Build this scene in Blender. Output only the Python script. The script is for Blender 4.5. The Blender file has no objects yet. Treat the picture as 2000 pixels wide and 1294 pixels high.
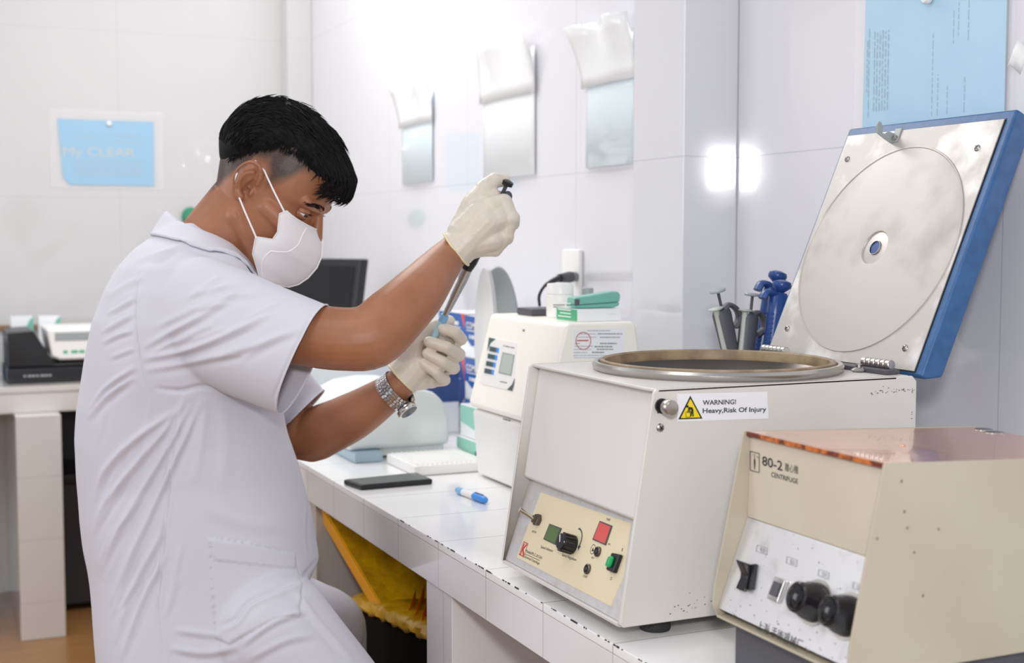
import bpy, bmesh, math, random
from mathutils import Vector, Matrix, noise
from mathutils.bvhtree import BVHTree
random.seed(7)
S = bpy.context.scene
COL = S.collection
# ---------------------------------------------------------------- camera
TH, PH, FPX, CAMH = math.radians(24.0), math.radians(4.0), 2600.0, 1.27
CAM = Vector((0, 0, CAMH))
FW = Vector((math.sin(TH)*math.cos(PH), math.cos(TH)*math.cos(PH), -math.sin(PH)))
RT = Vector((math.cos(TH), -math.sin(TH), 0))
UP = RT.cross(FW)
FH = Vector((math.sin(TH), math.cos(TH), 0))
cd = bpy.data.cameras.new('camera'); cam = bpy.data.objects.new('camera', cd); COL.objects.link(cam)
m3 = Matrix((RT, UP, -FW)).transposed()
cam.matrix_world = Matrix.Translation(CAM) @ m3.to_4x4()
cd.sensor_width = 36.0; cd.lens = FPX/2000*36.0
cd.clip_start = 0.05
cd.dof.use_dof = True; cd.dof.focus_distance = 1.82; cd.dof.aperture_fstop = 5.4
S.camera = cam
# ---------------------------------------------------------------- world, lights, exposure
S.view_settings.view_transform = 'Standard'; S.view_settings.look = 'None'
S.cycles.sample_clamp_indirect = 0
S.view_settings.exposure = 0.12; S.view_settings.gamma = 1.0; S.view_settings.use_curve_mapping = False
w = bpy.data.worlds.new('world'); S.world = w; w.use_nodes = True
w.node_tree.nodes['Background'].inputs[0].default_value = (0.93, 0.95, 1.0, 1)
w.node_tree.nodes['Background'].inputs[1].default_value = 0.60
def area(name, loc, target, sx, sy, power, col=(1, 1, 1)):
    l = bpy.data.lights.new(name, 'AREA'); l.shape = 'RECTANGLE'; l.size = sx; l.size_y = sy; l.energy = power; l.color = col
    o = bpy.data.objects.new(name, l); COL.objects.link(o); o.location = loc
    o.rotation_euler = (Vector(target)-Vector(loc)).to_track_quat('-Z', 'Y').to_euler()
    return o
area('ceiling_tube_light', (0.5, 3.6, 2.9), (0.6, 3.6, 0), 0.5, 1.6, 20, (1.0, 0.98, 0.95))
area('ceiling_tube_light', (-0.6, 1.0, 2.9), (-0.3, 1.2, 0), 0.5, 1.6, 10, (1.0, 0.98, 0.95))
area('window_daylight', (-2.6, 3.4, 2.0), (1.2, 2.9, 1.0), 1.6, 1.4, 24, (1.0, 1.0, 1.0))
area('camera_flash', (-0.02, -0.08, 1.53), (1.3, 2.0, 1.3), 0.15, 0.14, 14.0, (1, 1, 1))
area('wall_glow_fill', (0.75, 3.9, 2.75), (1.2, 3.8, 1.6), 0.9, 0.6, 12, (1.0, 0.99, 0.97))  # added unseen fill lamp that makes the glow on the far right wall

# ---------------------------------------------------------------- pixel helpers (2000 x 1294)
def ray(px, py): return FW + RT*((px-1000)/FPX) - UP*((py-647)/FPX)
def on(px, py, ax, val):
    r = ray(px, py); return CAM + r*((val-CAM[ax])/r[ax])
def at(px, py, d): return CAM + ray(px, py)*d
def hit(px, py, O, N):
    r = ray(px, py); return CAM + r*((O-CAM).dot(N)/r.dot(N))
def proj(p):
    v = p-CAM; d = v.dot(FW); return (1000+FPX*v.dot(RT)/d, 647-FPX*v.dot(UP)/d, d)

# ---------------------------------------------------------------- materials
def lin(c):
    if isinstance(c, str):
        c = [int(c[i:i+2], 16)/255 for i in (0, 2, 4)]
    return tuple((x/12.92 if x <= .04045 else ((x+.055)/1.055)**2.4) for x in c) + (1,)
def mat(name, col, rough=.5, metal=0., spec=.5, bump=None, var=None, alpha=None, trans=0., sheen=0, sss=0, coat=0, emis=None):
    m = bpy.data.materials.new(name); m.use_nodes = True
    nt = m.node_tree; b = nt.nodes['Principled BSDF']
    b.inputs['Base Color'].default_value = lin(col); b.inputs['Roughness'].default_value = rough
    b.inputs['Metallic'].default_value = metal; b.inputs['Specular IOR Level'].default_value = spec
    if alpha is not None: b.inputs['Alpha'].default_value = alpha
    if trans: b.inputs['Transmission Weight'].default_value = trans
    if coat: b.inputs['Coat Weight'].default_value = coat; b.inputs['Coat Roughness'].default_value = .04
    if sheen: b.inputs['Sheen Weight'].default_value = sheen
    if sss:
        b.inputs['Subsurface Weight'].default_value = sss; b.inputs['Subsurface Radius'].default_value = (.012, .005, .003); b.inputs['Subsurface Scale'].default_value = 1.0
    if emis: b.inputs['Emission Color'].default_value = lin(emis[0]); b.inputs['Emission Strength'].default_value = emis[1]
    tc = nt.nodes.new('ShaderNodeNewGeometry')
    if var:   # (scale, colour, low, high[, stretch])
        n = nt.nodes.new('ShaderNodeTexNoise'); n.inputs['Scale'].default_value = var[0]; n.inputs['Detail'].default_value = 5
        src = tc.outputs['Position']
        if len(var) > 4:
            mp = nt.nodes.new('ShaderNodeMapping'); mp.inputs['Scale'].default_value = var[4]; nt.links.new(src, mp.inputs[0]); src = mp.outputs[0]
        nt.links.new(src, n.inputs['Vector'])
        r = nt.nodes.new('ShaderNodeMapRange'); r.inputs[1].default_value = var[2]; r.inputs[2].default_value = var[3]
        nt.links.new(n.outputs[0], r.inputs[0])
        mx = nt.nodes.new('ShaderNodeMix'); mx.data_type = 'RGBA'
        mx.inputs[6].default_value = lin(col); mx.inputs[7].default_value = lin(var[1])
        nt.links.new(r.outputs[0], mx.inputs[0]); nt.links.new(mx.outputs[2], b.inputs['Base Color'])
    if bump:  # (scale, strength, distance[, stretch])
        n = nt.nodes.new('ShaderNodeTexNoise'); n.inputs['Scale'].default_value = bump[0]; n.inputs['Detail'].default_value = 4
        src = tc.outputs['Position']
        if len(bump) > 3:
            mp = nt.nodes.new('ShaderNodeMapping'); mp.inputs['Scale'].default_value = bump[3]; nt.links.new(src, mp.inputs[0]); src = mp.outputs[0]
        nt.links.new(src, n.inputs['Vector'])
        bp = nt.nodes.new('ShaderNodeBump'); bp.inputs['Strength'].default_value = bump[1]; bp.inputs['Distance'].default_value = bump[2]
        nt.links.new(n.outputs[0], bp.inputs['Height']); nt.links.new(bp.outputs[0], b.inputs['Normal'])
    return m
def tile_mat(name, col, grout, pitch, off, width=.0025, rough=.08, wav=.0003):
    """glossy tiles: grout lines where (axis position - off) is a multiple of pitch; pitch/off are xyz tuples (0 = none)"""
    m = mat(name, col, rough, coat=1, bump=(5, .35, wav))
    nt = m.node_tree; b = nt.nodes['Principled BSDF']; b.inputs['Coat Roughness'].default_value = .015
    g = nt.nodes.new('ShaderNodeNewGeometry'); sp = nt.nodes.new('ShaderNodeSeparateXYZ'); nt.links.new(g.outputs['Position'], sp.inputs[0])
    last = None
    for i in range(3):
        if not pitch[i]: continue
        a = nt.nodes.new('ShaderNodeMath'); a.operation = 'SUBTRACT'; a.inputs[1].default_value = off[i]; nt.links.new(sp.outputs[i], a.inputs[0])
        p = nt.nodes.new('ShaderNodeMath'); p.operation = 'PINGPONG'; p.inputs[1].default_value = pitch[i]/2; nt.links.new(a.outputs[0], p.inputs[0])
        l = nt.nodes.new('ShaderNodeMath'); l.operation = 'LESS_THAN'; l.inputs[1].default_value = width/2; nt.links.new(p.outputs[0], l.inputs[0])
        if last is None: last = l
        else:
            mx = nt.nodes.new('ShaderNodeMath'); mx.operation = 'MAXIMUM'; nt.links.new(last.outputs[0], mx.inputs[0]); nt.links.new(l.outputs[0], mx.inputs[1]); last = mx
    mix = nt.nodes.new('ShaderNodeMix'); mix.data_type = 'RGBA'; mix.inputs[6].default_value = lin(col); mix.inputs[7].default_value = lin(grout)
    nt.links.new(last.outputs[0], mix.inputs[0]); nt.links.new(mix.outputs[2], b.inputs['Base Color'])
    return m
M = {}
def cm(key, *a, **k): M[key] = mat(key, *a, **k)
M['wall_tile'] = tile_mat('wall_tile', 'e2e1e6', 'cdccd3', (0, .66, .6), (0, 1.42, 1.418), rough=.1)
M['back_tile'] = tile_mat('back_tile', 'cbcaca', 'c1c0c1', (.6, 0, .6), (.08, 0, 1.418), rough=.14)
M['pillar_tile'] = tile_mat('pillar_tile', 'dedee3', 'c9c9d0', (0, 0, .6), (0, 0, 1.418), rough=.1)
M['top_tile'] = tile_mat('top_tile', 'f2f1f1', 'b9b5b3', (.4, .19, 0), (1.05, 1.72, 0), rough=.2, wav=.0006)
M['top_tile'].node_tree.nodes['Principled BSDF'].inputs['Coat Weight'].default_value = .35; M['top_tile'].node_tree.nodes['Principled BSDF'].inputs['Coat Roughness'].default_value = .06
M['side_tile'] = tile_mat('side_tile', 'e9e4e5', 'c9c3c6', (0, .19, 0), (0, 1.72, 0), rough=.12, wav=.0004)
M['left_tile'] = tile_mat('left_tile', 'd9d3cf', 'c6c0bc', (.5, 0, .2), (.1, 0, .12), rough=.3, wav=.0002)
cm('coat', 'd1d0da', .85, sheen=.15, bump=(900, .12, .0004))
cm('coat_trim', 'd7d6df', .85, bump=(900, .12, .0004))
cm('latex', 'd6cabd', .42, bump=(60, .5, .0012), var=(30, 'dccfc0', .35, .65), sss=.05)
cm('latex_cuff', 'e4dab2', .4)
cm('mask', 'e6e2e4', .9, bump=(700, .2, .0003))
cm('mask_edge', 'f6f4f5', .8)
cm('black', '17161a', .35)
cm('black_gloss', '0d0d10', .12)
cm('black_knob', '1c1a1e', .22)
cm('steel', 'b9b5b0', .28, 1.0)
cm('steel_dark', '6f6763', .35, 1.0)
cm('chrome', 'd8d6d4', .12, 1.0)
cm('blue_paint', '295788', .38, bump=(500, .25, .0006), var=(60, '305f93', .4, .6))
cm('lid_plate', 'bcb8b4', .48, .4, var=(16, 'dedbd8', .5, .66), bump=(60, .3, .0006))
cm('lid_dish', 'c2bcb7', .46, .3, var=(9, 'a7a29e', .52, .72), bump=(25, .25, .0006))
cm('cream_case', 'd8d4d0', .38, var=(5, 'd2cec9', .4, .7), bump=(300, .1, .0003))
cm('cream_cover', 'dcdad9', .36, bump=(300, .1, .0003))
cm('panel_silver', 'cfcdcd', .35, .3, var=(70, 'c2bfbd', .45, .75))
cm('label_cream', 'ded1b1', .45, var=(14, 'dccfae', .45, .75))
cm('beige', 'b6ac9a', .5, var=(8, 'b0a591', .4, .7), bump=(200, .1, .0004))
cm('beige_front', 'c9bfae', .45, var=(8, 'c2b7a4', .4, .7))
cm('silver_plate', 'd2d1d3', .36, .5, var=(40, 'b9b7b6', .55, .8), bump=(120, .15, .0004))
cm('copper', 'e0a88c', .2, .5, coat=.5, bump=(9, .5, .006))
cm('copper_edge', '6b3020', .3, var=(60, 'c8702f', .5, .62))
cm('rubber', '2c2a2b', .7)
cm('rubber_brown', '9b8668', .5, var=(30, '7d6a50', .4, .6))
cm('white_plastic', 'f2f1ef', .35)
cm('ivory_plastic', 'fdfaf0', .38)
cm('cool_plastic', 'e7eceb', .35)
cm('blue_grey', 'a9bfcb', .4)
cm('grey_plastic', '9fa5a6', .4)
cm('dark_grey', '4b4a50', .45)
cm('pip_grey', '54545b', .5, bump=(500, .2, .0004))
cm('pip_light', 'b9bdb6', .4)
cm('pip_blue', '27498a', .3)
cm('pip_light_blue', '7fb4de', .35)
cm('yellow', 'e8c81e', .4)
cm('bin_yellow', 'e09a08', .3, coat=.2)
cm('bag_yellow', 'd9a80c', .22, bump=(22, .8, .01), var=(12, 'b98a10', .4, .65))
cm('bag_orange', 'dd7a0c', .3)
cm('paper_blue', '9acae5', .55, var=(5, 'a6d0e8', .4, .6))
cm('paper_blue2', '79b4d6', .55)
cm('paper_pale', 'deeef4', .3, coat=1)
cm('bin_black', '040406', .8, spec=.1)
cm('cone_pale', 'b4dbe6', .35)
cm('paper_white', 'f8fafc', .35, coat=.6)
cm('ink', '2a282c', .6)
cm('ink_soft', '8fb0c5', .6)
cm('ink_grey', '8b8a90', .6)
cm('red', 'c23a3a', .5)
cm('red_screen', 'c9534f', .25, emis=('c9534f', .12))
cm('green_screen', '56703f', .3)
cm('green_lamp', '0f8a4a', .15, emis=('1ca562', .25))
cm('teal', '7cc0ad', .35)
cm('green', '4fb183', .5)
cm('green_knob', '2f8a69', .5)
cm('green_soft', '97d2bf', .5)
cm('box_blue', '2f5fae', .4)
cm('box_navy', '35508a', .4)
cm('box_red', 'e0574f', .4)
cm('warn_white', 'e9e9ee', .35)
cm('warn_yellow', 'f0d420', .35)
cm('skin', '9b6546', .46, var=(18, 'a87052', .35, .65), sss=.12, bump=(260, .15, .0005))
cm('skin_dark', '8b5a40', .5)
cm('hair', '050405', .6, spec=.2)
cm('trouser', '1b1b22', .8)
cm('floor_wood', '8a6238', .3, var=(6, '9c7142', .3, .7, (1, 9, 1)))
cm('crate_and_shade', '3b3a3f', .7)
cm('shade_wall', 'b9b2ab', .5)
cm('brown', '8d6a4c', .6)
cm('lcd', 'b7c2bb', .25)
cm('key_dark', '3f5558', .4)
cm('key_blue', '3e93e8', .4)
cm('screen', '141418', .18)
m = mat('sleeve', 'ffffff', .06, alpha=.10); M['sleeve'] = m
m = mat('glare_and_tape', 'ffffff', .12, alpha=.8, bump=(14, .5, .004)); M['glare_and_tape'] = m  # near-opaque white: window glare painted into the sleeve tops; also the tape
m = mat('clear', 'f4f6f6', .05, alpha=.25); M['clear'] = m

# ---------------------------------------------------------------- mesh builder
class MB:
    def __init__(s): s.v = []; s.f = []
    def add(s, vs, fs):
        n = len(s.v); s.v += [Vector(p) for p in vs]; s.f += [tuple(i+n for i in f) for f in fs]; return s
    def box(s, x0, x1, y0, y1, z0, z1):
        return s.add([(x, y, z) for x in (x0, x1) for y in (y0, y1) for z in (z0, z1)],
                     [(0, 1, 3, 2), (4, 6, 7, 5), (0, 4, 5, 1), (2, 3, 7, 6), (0, 2, 6, 4), (1, 5, 7, 3)])
    def obox(s, c, X, Y, Z):     # centre and three half-vectors
        c = Vector(c); return s.add([c+X*a+Y*b+Z*d for a in (-1, 1) for b in (-1, 1) for d in (-1, 1)],
                     [(0, 1, 3, 2), (4, 6, 7, 5), (0, 4, 5, 1), (2, 3, 7, 6), (0, 2, 6, 4), (1, 5, 7, 3)])
    def prism(s, poly, vec):
        n = len(poly); vec = Vector(vec); a = [Vector(p) for p in poly]
        return s.add(a+[p+vec for p in a], [tuple(range(n)), tuple(range(2*n-1, n-1, -1))]+[(i, (i+1) % n, n+(i+1) % n, n+i) for i in range(n)])
    def xz(s, prof, y0, y1): return s.prism([(x, y0, z) for x, z in prof], (0, y1-y0, 0))
    def rings(s, rings, cap=True, close=True):
        n = len(rings[0]); vs = [p for r in rings for p in r]; fs = []
        for i in range(len(rings)-1):
            for j in range(n if close else n-1):
                k = (j+1) % n; fs.append((i*n+j, i*n+k, (i+1)*n+k, (i+1)*n+j))
        if cap: fs += [tuple(range(n-1, -1, -1)), tuple(range((len(rings)-1)*n, len(rings)*n))]
        return s.add(vs, fs)
    def tube(s, pts, rad, n=12, cap=True, flat=None):
        pts = [Vector(p) for p in pts]
        if not isinstance(rad, (list, tuple)): rad = [rad]*len(pts)
        T = [(pts[min(i+1, len(pts)-1)]-pts[max(i-1, 0)]).normalized() for i in range(len(pts))]
        N = T[0].orthogonal().normalized() if flat is None else (Vector(flat)-T[0]*Vector(flat).dot(T[0])).normalized()
        R = []
        for p, t, r in zip(pts, T, rad):
            N = (N-t*N.dot(t)).normalized(); B = t.cross(N)
            ra, rb = r if isinstance(r, (list, tuple)) else (r, r)
            R.append([p+N*ra*math.cos(a)+B*rb*math.sin(a) for a in [2*math.pi*k/n for k in range(n)]])
        return s.rings(R, cap)
    def lathe(s, prof, O, A, n=32, cap=True):
        A = Vector(A).normalized(); U = A.orthogonal().normalized(); V = A.cross(U); O = Vector(O)
        return s.rings([[O+A*h+(U*math.cos(t)+V*math.sin(t))*r for t in [2*math.pi*k/n for k in range(n)]] for r, h in prof], cap)
    def ball(s, c, r, n=16, m=10):
        c = Vector(c); rx, ry, rz = r if isinstance(r, (list, tuple)) else (r, r, r)
        return s.rings([[c+Vector((rx*math.sin(a)*math.cos(t), ry*math.sin(a)*math.sin(t), rz*math.cos(a))) for t in [2*math.pi*k/n for k in range(n)]]
                        for a in [math.pi*(.04+.92*i/m) for i in range(m+1)]])
    def capsule(s, a, b, ra, rb, n=14):
        a = Vector(a); b = Vector(b); d = (b-a).normalized(); P = []; R = []
        for k in range(5): t = math.pi/2*(k+.3)/5.3; P.append(a-d*ra*math.cos(t)); R.append(ra*math.sin(t))
        P.append(a); R.append(ra); P.append(b); R.append(rb)
        for k in range(4, -1, -1): t = math.pi/2*(k+.3)/5.3; P.append(b+d*rb*math.cos(t)); R.append(rb*math.sin(t))
        return s.tube(P, R, n)
ORG = {}
def build(mb, name, mt, parent=None, bevel=0, seg=2, smooth=40, solid=0, mods=None, flip=False):
    org = ORG.get(parent.name, Vector()) if parent else Vector()
    me = bpy.data.meshes.new(name); me.from_pydata([p-org for p in mb.v], [], mb.f); me.update()
    bm = bmesh.new(); bm.from_mesh(me)
    bmesh.ops.remove_doubles(bm, verts=bm.verts, dist=1e-6)
    bmesh.ops.recalc_face_normals(bm, faces=bm.faces)
    if flip: bmesh.ops.reverse_faces(bm, faces=bm.faces)
    if bevel:
        ed = [e for e in bm.edges if len(e.link_faces) == 2 and e.calc_face_angle(0) > math.radians(30)]
        bmesh.ops.bevel(bm, geom=ed, offset=bevel, segments=seg, profile=.5, affect='EDGES', clamp_overlap=True)
    bm.to_mesh(me); bm.free()
    o = fin(me, name, mt, parent, smooth, mods, solid)
    if bevel:
        wn = o.modifiers.new('weighted_normals', 'WEIGHTED_NORMAL'); wn.keep_sharp = True
    return o
def fin(me, name, mt, parent=None, smooth=40, mods=None, solid=0):
    for x in (mt if isinstance(mt, list) else [mt]): me.materials.append(M[x] if isinstance(x, str) else x)
    for p in me.polygons: p.use_smooth = True
    if smooth < 180: me.set_sharp_from_angle(angle=math.radians(smooth))
    o = bpy.data.objects.new(name, me); COL.objects.link(o)
    if parent:
        o.parent = parent; ORG[o.name] = ORG[parent.name]
    else: ORG[o.name] = Vector()
    if solid:
        md = o.modifiers.new('thickness', 'SOLIDIFY'); md.thickness = solid; md.offset = -1
    if mods: mods(o)
    return o
def thing(name, loc, label, cat, group=None):
    o = bpy.data.objects.new(name, None); COL.objects.link(o); o.location = loc; o.empty_display_size = .05
    ORG[o.name] = Vector(loc); return tag(o, label, cat, group)
def tag(o, label, cat, group=None):
    o['label'] = label; o['category'] = cat
    if group: o['group'] = group
    return o
def struct(mb, name, mt, **k):
    o = build(mb, name, mt, None, **k); o['kind'] = 'structure'; return o
def text(name, s, O, R, T, mt, parent, depth=.0003, N=None, spacing=1.0, bold=0):
    """text fitted so its baseline runs O->R and its capital height is O->T"""
    cu = bpy.data.curves.new(name, 'FONT'); cu.body = s; cu.size = 1; cu.resolution_u = 3; cu.space_character = spacing; cu.offset = bold
    ob = bpy.data.objects.new(name, cu); COL.objects.link(ob)
    dg = bpy.context.evaluated_depsgraph_get(); me = bpy.data.meshes.new_from_object(ob.evaluated_get(dg))
    bpy.data.objects.remove(ob); O = Vector(O); X = Vector(R)-O; Y = Vector(T)-O
    N = (N or X.cross(Y)).normalized()
    xs = [v.co.x for v in me.vertices] or [0]; w0 = min(xs); wd = max(xs)-w0 or 1
    org = ORG.get(parent.name, Vector()) if parent else Vector()
    for v in me.vertices: v.co = O + X*((v.co.x-w0)/wd) + Y*(v.co.y/.72) + N*depth - org
    return fin(me, name, mt, parent)
def ptext(name, s, pl, pr, pt, O, N, mt, parent, depth=.0004, **k):
    return text(name, s, hit(*pl, O, N), hit(*pr, O, N), hit(*pt, O, N), mt, parent, depth, N=N, **k)
def plate(pix, O, N, th, lift=0.0):
    N = N.normalized(); return MB().prism([hit(x, y, O, N)+N*lift for x, y in pix], N*th)
def catmull(P, n):
    P = [Vector(p) for p in P]; Q = [P[0]*2-P[1]]+P+[P[-1]*2-P[-2]]; out = []
    for i in range(1, len(Q)-2):
        for k in range(n):
            t = k/n; a, b, c, d = Q[i-1:i+3]
            out.append(.5*((2*b)+(c-a)*t+(2*a-5*b+4*c-d)*t*t+(3*b-3*c+d-a)*t**3))
    return out+[P[-1]]
def dashes(name, O, R, h, mt, parent, N, n=6):
    """print too blurred to read: a row of small marks from O to R"""
    O, R = Vector(O), Vector(R); d = (R-O); L = d.length; d.normalize(); mb = MB(); x = 0
    up_ = N.cross(d).normalized()
    if up_.z < 0: up_ = -up_
    for k in range(n):
        l = L/n*(.55+.4*((k*37 % 10)/10)); a = O+d*(L*k/n)
        mb.prism([a, a+d*l, a+d*l+up_*h, a+up_*h], N.normalized()*.0004)
    return build(mb, name, mt, parent)
X1, Y1, Z1 = Vector((1, 0, 0)), Vector((0, 1, 0)), Vector((0, 0, 1))

# ================================================================ THE ROOM
XW, YB, XE, ZC = 1.38, 5.05, .725, .80
struct(MB().box(-3.0, 3.0, -1.5, 5.2, -.1, 0), 'floor', 'floor_wood')
struct(MB().box(XW, XW+.12, .2, YB+.12, 0, 3.0), 'wall_right', 'wall_tile')
struct(MB().box(-3.0, XW, YB, YB+.12, 0, 3.0), 'wall_back', 'back_tile')
struct(MB().box(1.265, XW, 2.08, 2.268, ZC+.0005, 3.0), 'trim_1', 'pillar_tile', bevel=.004)
struct(MB().box(1.285, XW, 4.955, YB, 0, 3.0), 'trim_2', 'back_tile', bevel=.004)
# right counter: one continuous tiled worktop with apron, two support walls
rc = thing('tiled_counter', (1.05, 2.2, 0), 'long white tiled counter along the right wall carrying both centrifuges', 'counter')
build(MB().box(XE, XW-.002, .35, 4.465, ZC-.012, ZC), 'worktop', 'top_tile', rc, bevel=.0015)
ap = build(MB().box(XE, XE+.07, .35, 4.465, .727, ZC-.0125), 'apron', 'side_tile', rc, bevel=.001)
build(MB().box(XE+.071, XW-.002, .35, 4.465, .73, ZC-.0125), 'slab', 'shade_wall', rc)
build(MB().box(XE+.008, XW-.002, 1.873, 1.986, 0, .7295), 'support_wall', 'side_tile', rc, bevel=.002)
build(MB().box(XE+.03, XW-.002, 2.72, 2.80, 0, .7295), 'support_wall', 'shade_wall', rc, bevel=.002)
build(MB().box(XE+.03, XW-.002, .95, 1.05, 0, .7295), 'support_wall', 'side_tile', rc, bevel=.002)
# little chips along the tile edge, dark where the glaze is lost
ch = MB()
for k in range(60):
    y = 1.2+random.random()**1.3*.9; l = .0008+.006*random.random()**2
    ch.obox((XE-.0001, y, ZC-.0004), Vector((.0005, 0, 0)), Vector((0, l, 0)), Vector((0, 0, .0004+.0006*random.random())))
build(ch, 'edge_chips', 'rubber', rc)['kind'] = 'stuff'
lc = thing('tiled_counter', (.3, 4.76, 0), 'low tiled counter along the back wall with a square tiled leg', 'counter')
build(MB().box(-2.9, XE-.0, 4.475, YB-.002, ZC-.02, ZC), 'worktop', 'left_tile', lc, bevel=.002)
build(MB().box(-2.9, XE, 4.478, 4.55, .715, ZC-.0205), 'apron', 'left_tile', lc, bevel=.002)
build(MB().box(.262, .398, 4.40, YB-.002, 0, .7145), 'support_wall', 'left_tile', lc, bevel=.003)
build(MB().box(-.34, -.2, 4.40, YB-.002, 0, .7145), 'support_wall', 'left_tile', lc, bevel=.003)
dk = thing('storage_crate', (.55, 4.85, 0), 'dark crate in the shadow under the back counter', 'crate')
build(MB().box(.41, .74, 4.70, 5.02, .02, .44), 'body', 'crate_and_shade', dk, bevel=.01)
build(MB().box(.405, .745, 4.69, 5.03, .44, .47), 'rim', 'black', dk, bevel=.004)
build(MB().box(.41, .76, 5.035, 5.047, .0, .7), 'panel', 'crate_and_shade', dk)  # dark sheet painting the shade on the wall under the counter
# brown cable rail on the back wall
tag(build(MB().box(-2.8, .80, 5.035, 5.05, .945, .962), 'wall_rail', 'brown', bevel=.002), 'thin brown rail along the back wall above the low counter', 'rail')
# green hook far on the back wall
gh = thing('wall_hook', (.905, 5.05, 1.37), 'small round green knob on the back wall just above the white collar', 'hook')
build(MB().lathe([(.004, 0), (.028, .002), (.034, .012), (.026, .024), (.004, .028)], (.932, 5.049, 1.352), (0, -1, 0), 24), 'knob', 'green_knob', gh)

# ---------------------------------------------------------------- papers on the walls
def lines_on(mb, O, U, V, rows, h, lift):   # rows: (v, u0, u1); little dashes as printed words
    N = U.cross(V).normalized()
    for v, u0, u1 in rows:
        u = u0
        while u < u1:
            l = min(.004+.012*random.random(), u1-u)
            mb.prism([O+U*u+V*v+N*lift, O+U*(u+l)+V*v+N*lift, O+U*(u+l)+V*(v+h)+N*lift, O+U*u+V*(v+h)+N*lift], N*.0002)
            u += l+.003
# blue notice on the back wall
bn = thing('wall_notice', (.64, 5.05, 1.46), 'landscape blue notice with a clipped lower corner, pinned on the back wall', 'notice')
yy = 5.0465
build(MB().prism([(.468, yy, 1.696), (.804, yy, 1.697), (.802, yy, 1.463), (.505, yy, 1.463), (.482, yy, 1.49)], (0, -.0008, 0)), 'sheet', 'paper_blue2', bn)
build(MB().prism([(.44, yy-.002, 1.73), (.835, yy-.002, 1.73), (.835, yy-.002, 1.45), (.44, yy-.002, 1.45)], (0, -.0004, 0)), 'clear_sleeve', 'sleeve', bn)
lb = MB()
lines_on(lb, Vector((.50, yy-.001, 1.47)), X1, Z1, [(.03, .02, .26), (.045, .03, .27), (.06, .02, .25), (.075, .02, .27), (.16, .03, .1), (.17, .15, .25), (.145, .16, .26)], .006, .0003)
build(lb, 'print', 'ink_soft', bn)
text('heading', 'My CLEAR', (.485, yy-.0012, 1.567), (.735, yy-.0012, 1.567), (.485, yy-.0012, 1.60), 'pip_light', bn)
build(MB().lathe([(.003, 0), (.008, .001), (.008, .006), (.003, .009)], (.645, yy-.0025, 1.685), (0, -1, 0), 16), 'pin', 'white_plastic', bn)
# sleeves on the right wall, far to near
def wall_sheet(y0, y1, z0, z1, label, curl, key, gl=True):
    t = thing('wall_notice', (XW, (y0+y1)/2, z0), label, 'notice', None)
    n = 14
    sh = MB().rings([[Vector((XW-.004-.006*math.sin(math.pi*i/n), y0+(y1-y0)*i/n, z)) for i in range(n+1)] for z in (z0, (z0+z1)/2, z1)], cap=False, close=False)
    build(sh, 'sheet', key, t, solid=.0006)
    rr = []
    for j in range(13):
        f = j/12; z = z0-.012+(z1-z0+.05)*f
        rr.append([Vector((XW-.009-.006*math.sin(math.pi*i/n)-curl*max(0, f-.62)**1.5*(.7+.5*math.sin(i*.6+y0*5)), y0-.012+(y1-y0+.024)*i/n+.02*max(0, f-.8)*math.sin(i), z)) for i in range(n+1)])
    if gl:
        build(MB().rings(rr[:8], cap=False, close=False), 'clear_sleeve', 'sleeve', t, solid=.0004)
        build(MB().rings(rr[7:], cap=False, close=False), 'sleeve_curl', 'glare_and_tape', t, solid=.0004)
    return t
wall_sheet(3.66, 3.93, 1.437, 1.70, 'pale notice in a glossy sleeve, leftmost of the three on the bright wall', .12, 'paper_pale')
wall_sheet(2.955, 3.28, 1.425, 1.735, 'wide white notice in a curling glossy sleeve behind the raised glove', .14, 'paper_white')
wall_sheet(2.46, 2.685, 1.427, 1.70, 'pale notice in a glossy sleeve beside the projecting pillar', .16, 'paper_pale')
# two blue sheets above the lid
bs = thing('wall_notice', (XW, 1.57, 1.4), 'light blue double sheet in a clear sleeve, on the wall above the open lid', 'notice')
def rp(y, z, x=XW-.004): return Vector((x, y, z))
build(MB().prism([rp(1.722, 1.40), rp(1.716, 1.78), rp(1.566, 1.78), rp(1.572, 1.40)], (-.0008, 0, 0)), 'left_sheet', 'paper_blue', bs)
build(MB().prism([rp(1.570, 1.40, XW-.0055), rp(1.568, 1.78, XW-.0055), rp(1.417, 1.78, XW-.0055), rp(1.417, 1.40, XW-.0055)], (-.0008, 0, 0)), 'right_sheet', 'paper_blue', bs)
build(MB().prism([rp(1.74, 1.39, XW-.0075), rp(1.74, 1.8, XW-.0075), rp(1.40, 1.8, XW-.0075), rp(1.40, 1.39, XW-.0075)], (-.0003, 0, 0)), 'clear_sleeve', 'sleeve', bs)
lb = MB()
lines_on(lb, Vector((XW-.006, 0, 0)), Z1, Y1*-1, [(-1.708, 1.46, 1.60), (-1.712, 1.50, 1.58)]+[(-1.695+.0065*i, 1.468, 1.58+.02*random.random()) for i in range(6)], .0016, .0002)
lines_on(lb, Vector((XW-.0068, 0, 0)), Z1, Y1*-1, [(-1.562, 1.45, 1.57), (-1.55, 1.45, 1.51), (-1.53, 1.45, 1.49), (-1.52, 1.55, 1.60), (-1.495, 1.45, 1.50), (-1.49, 1.55, 1.66), (-1.51, 1.56, 1.62)], .002, .0002)
build(lb, 'print', 'ink_soft', bs)
build(MB().lathe([(.003, 0), (.0075, .001), (.0085, .006), (.006, .011), (.002, .012)], rp(1.569, 1.622, XW-.008), (-1, 0, 0), 20), 'pin', 'white_plastic', bs)
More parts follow.
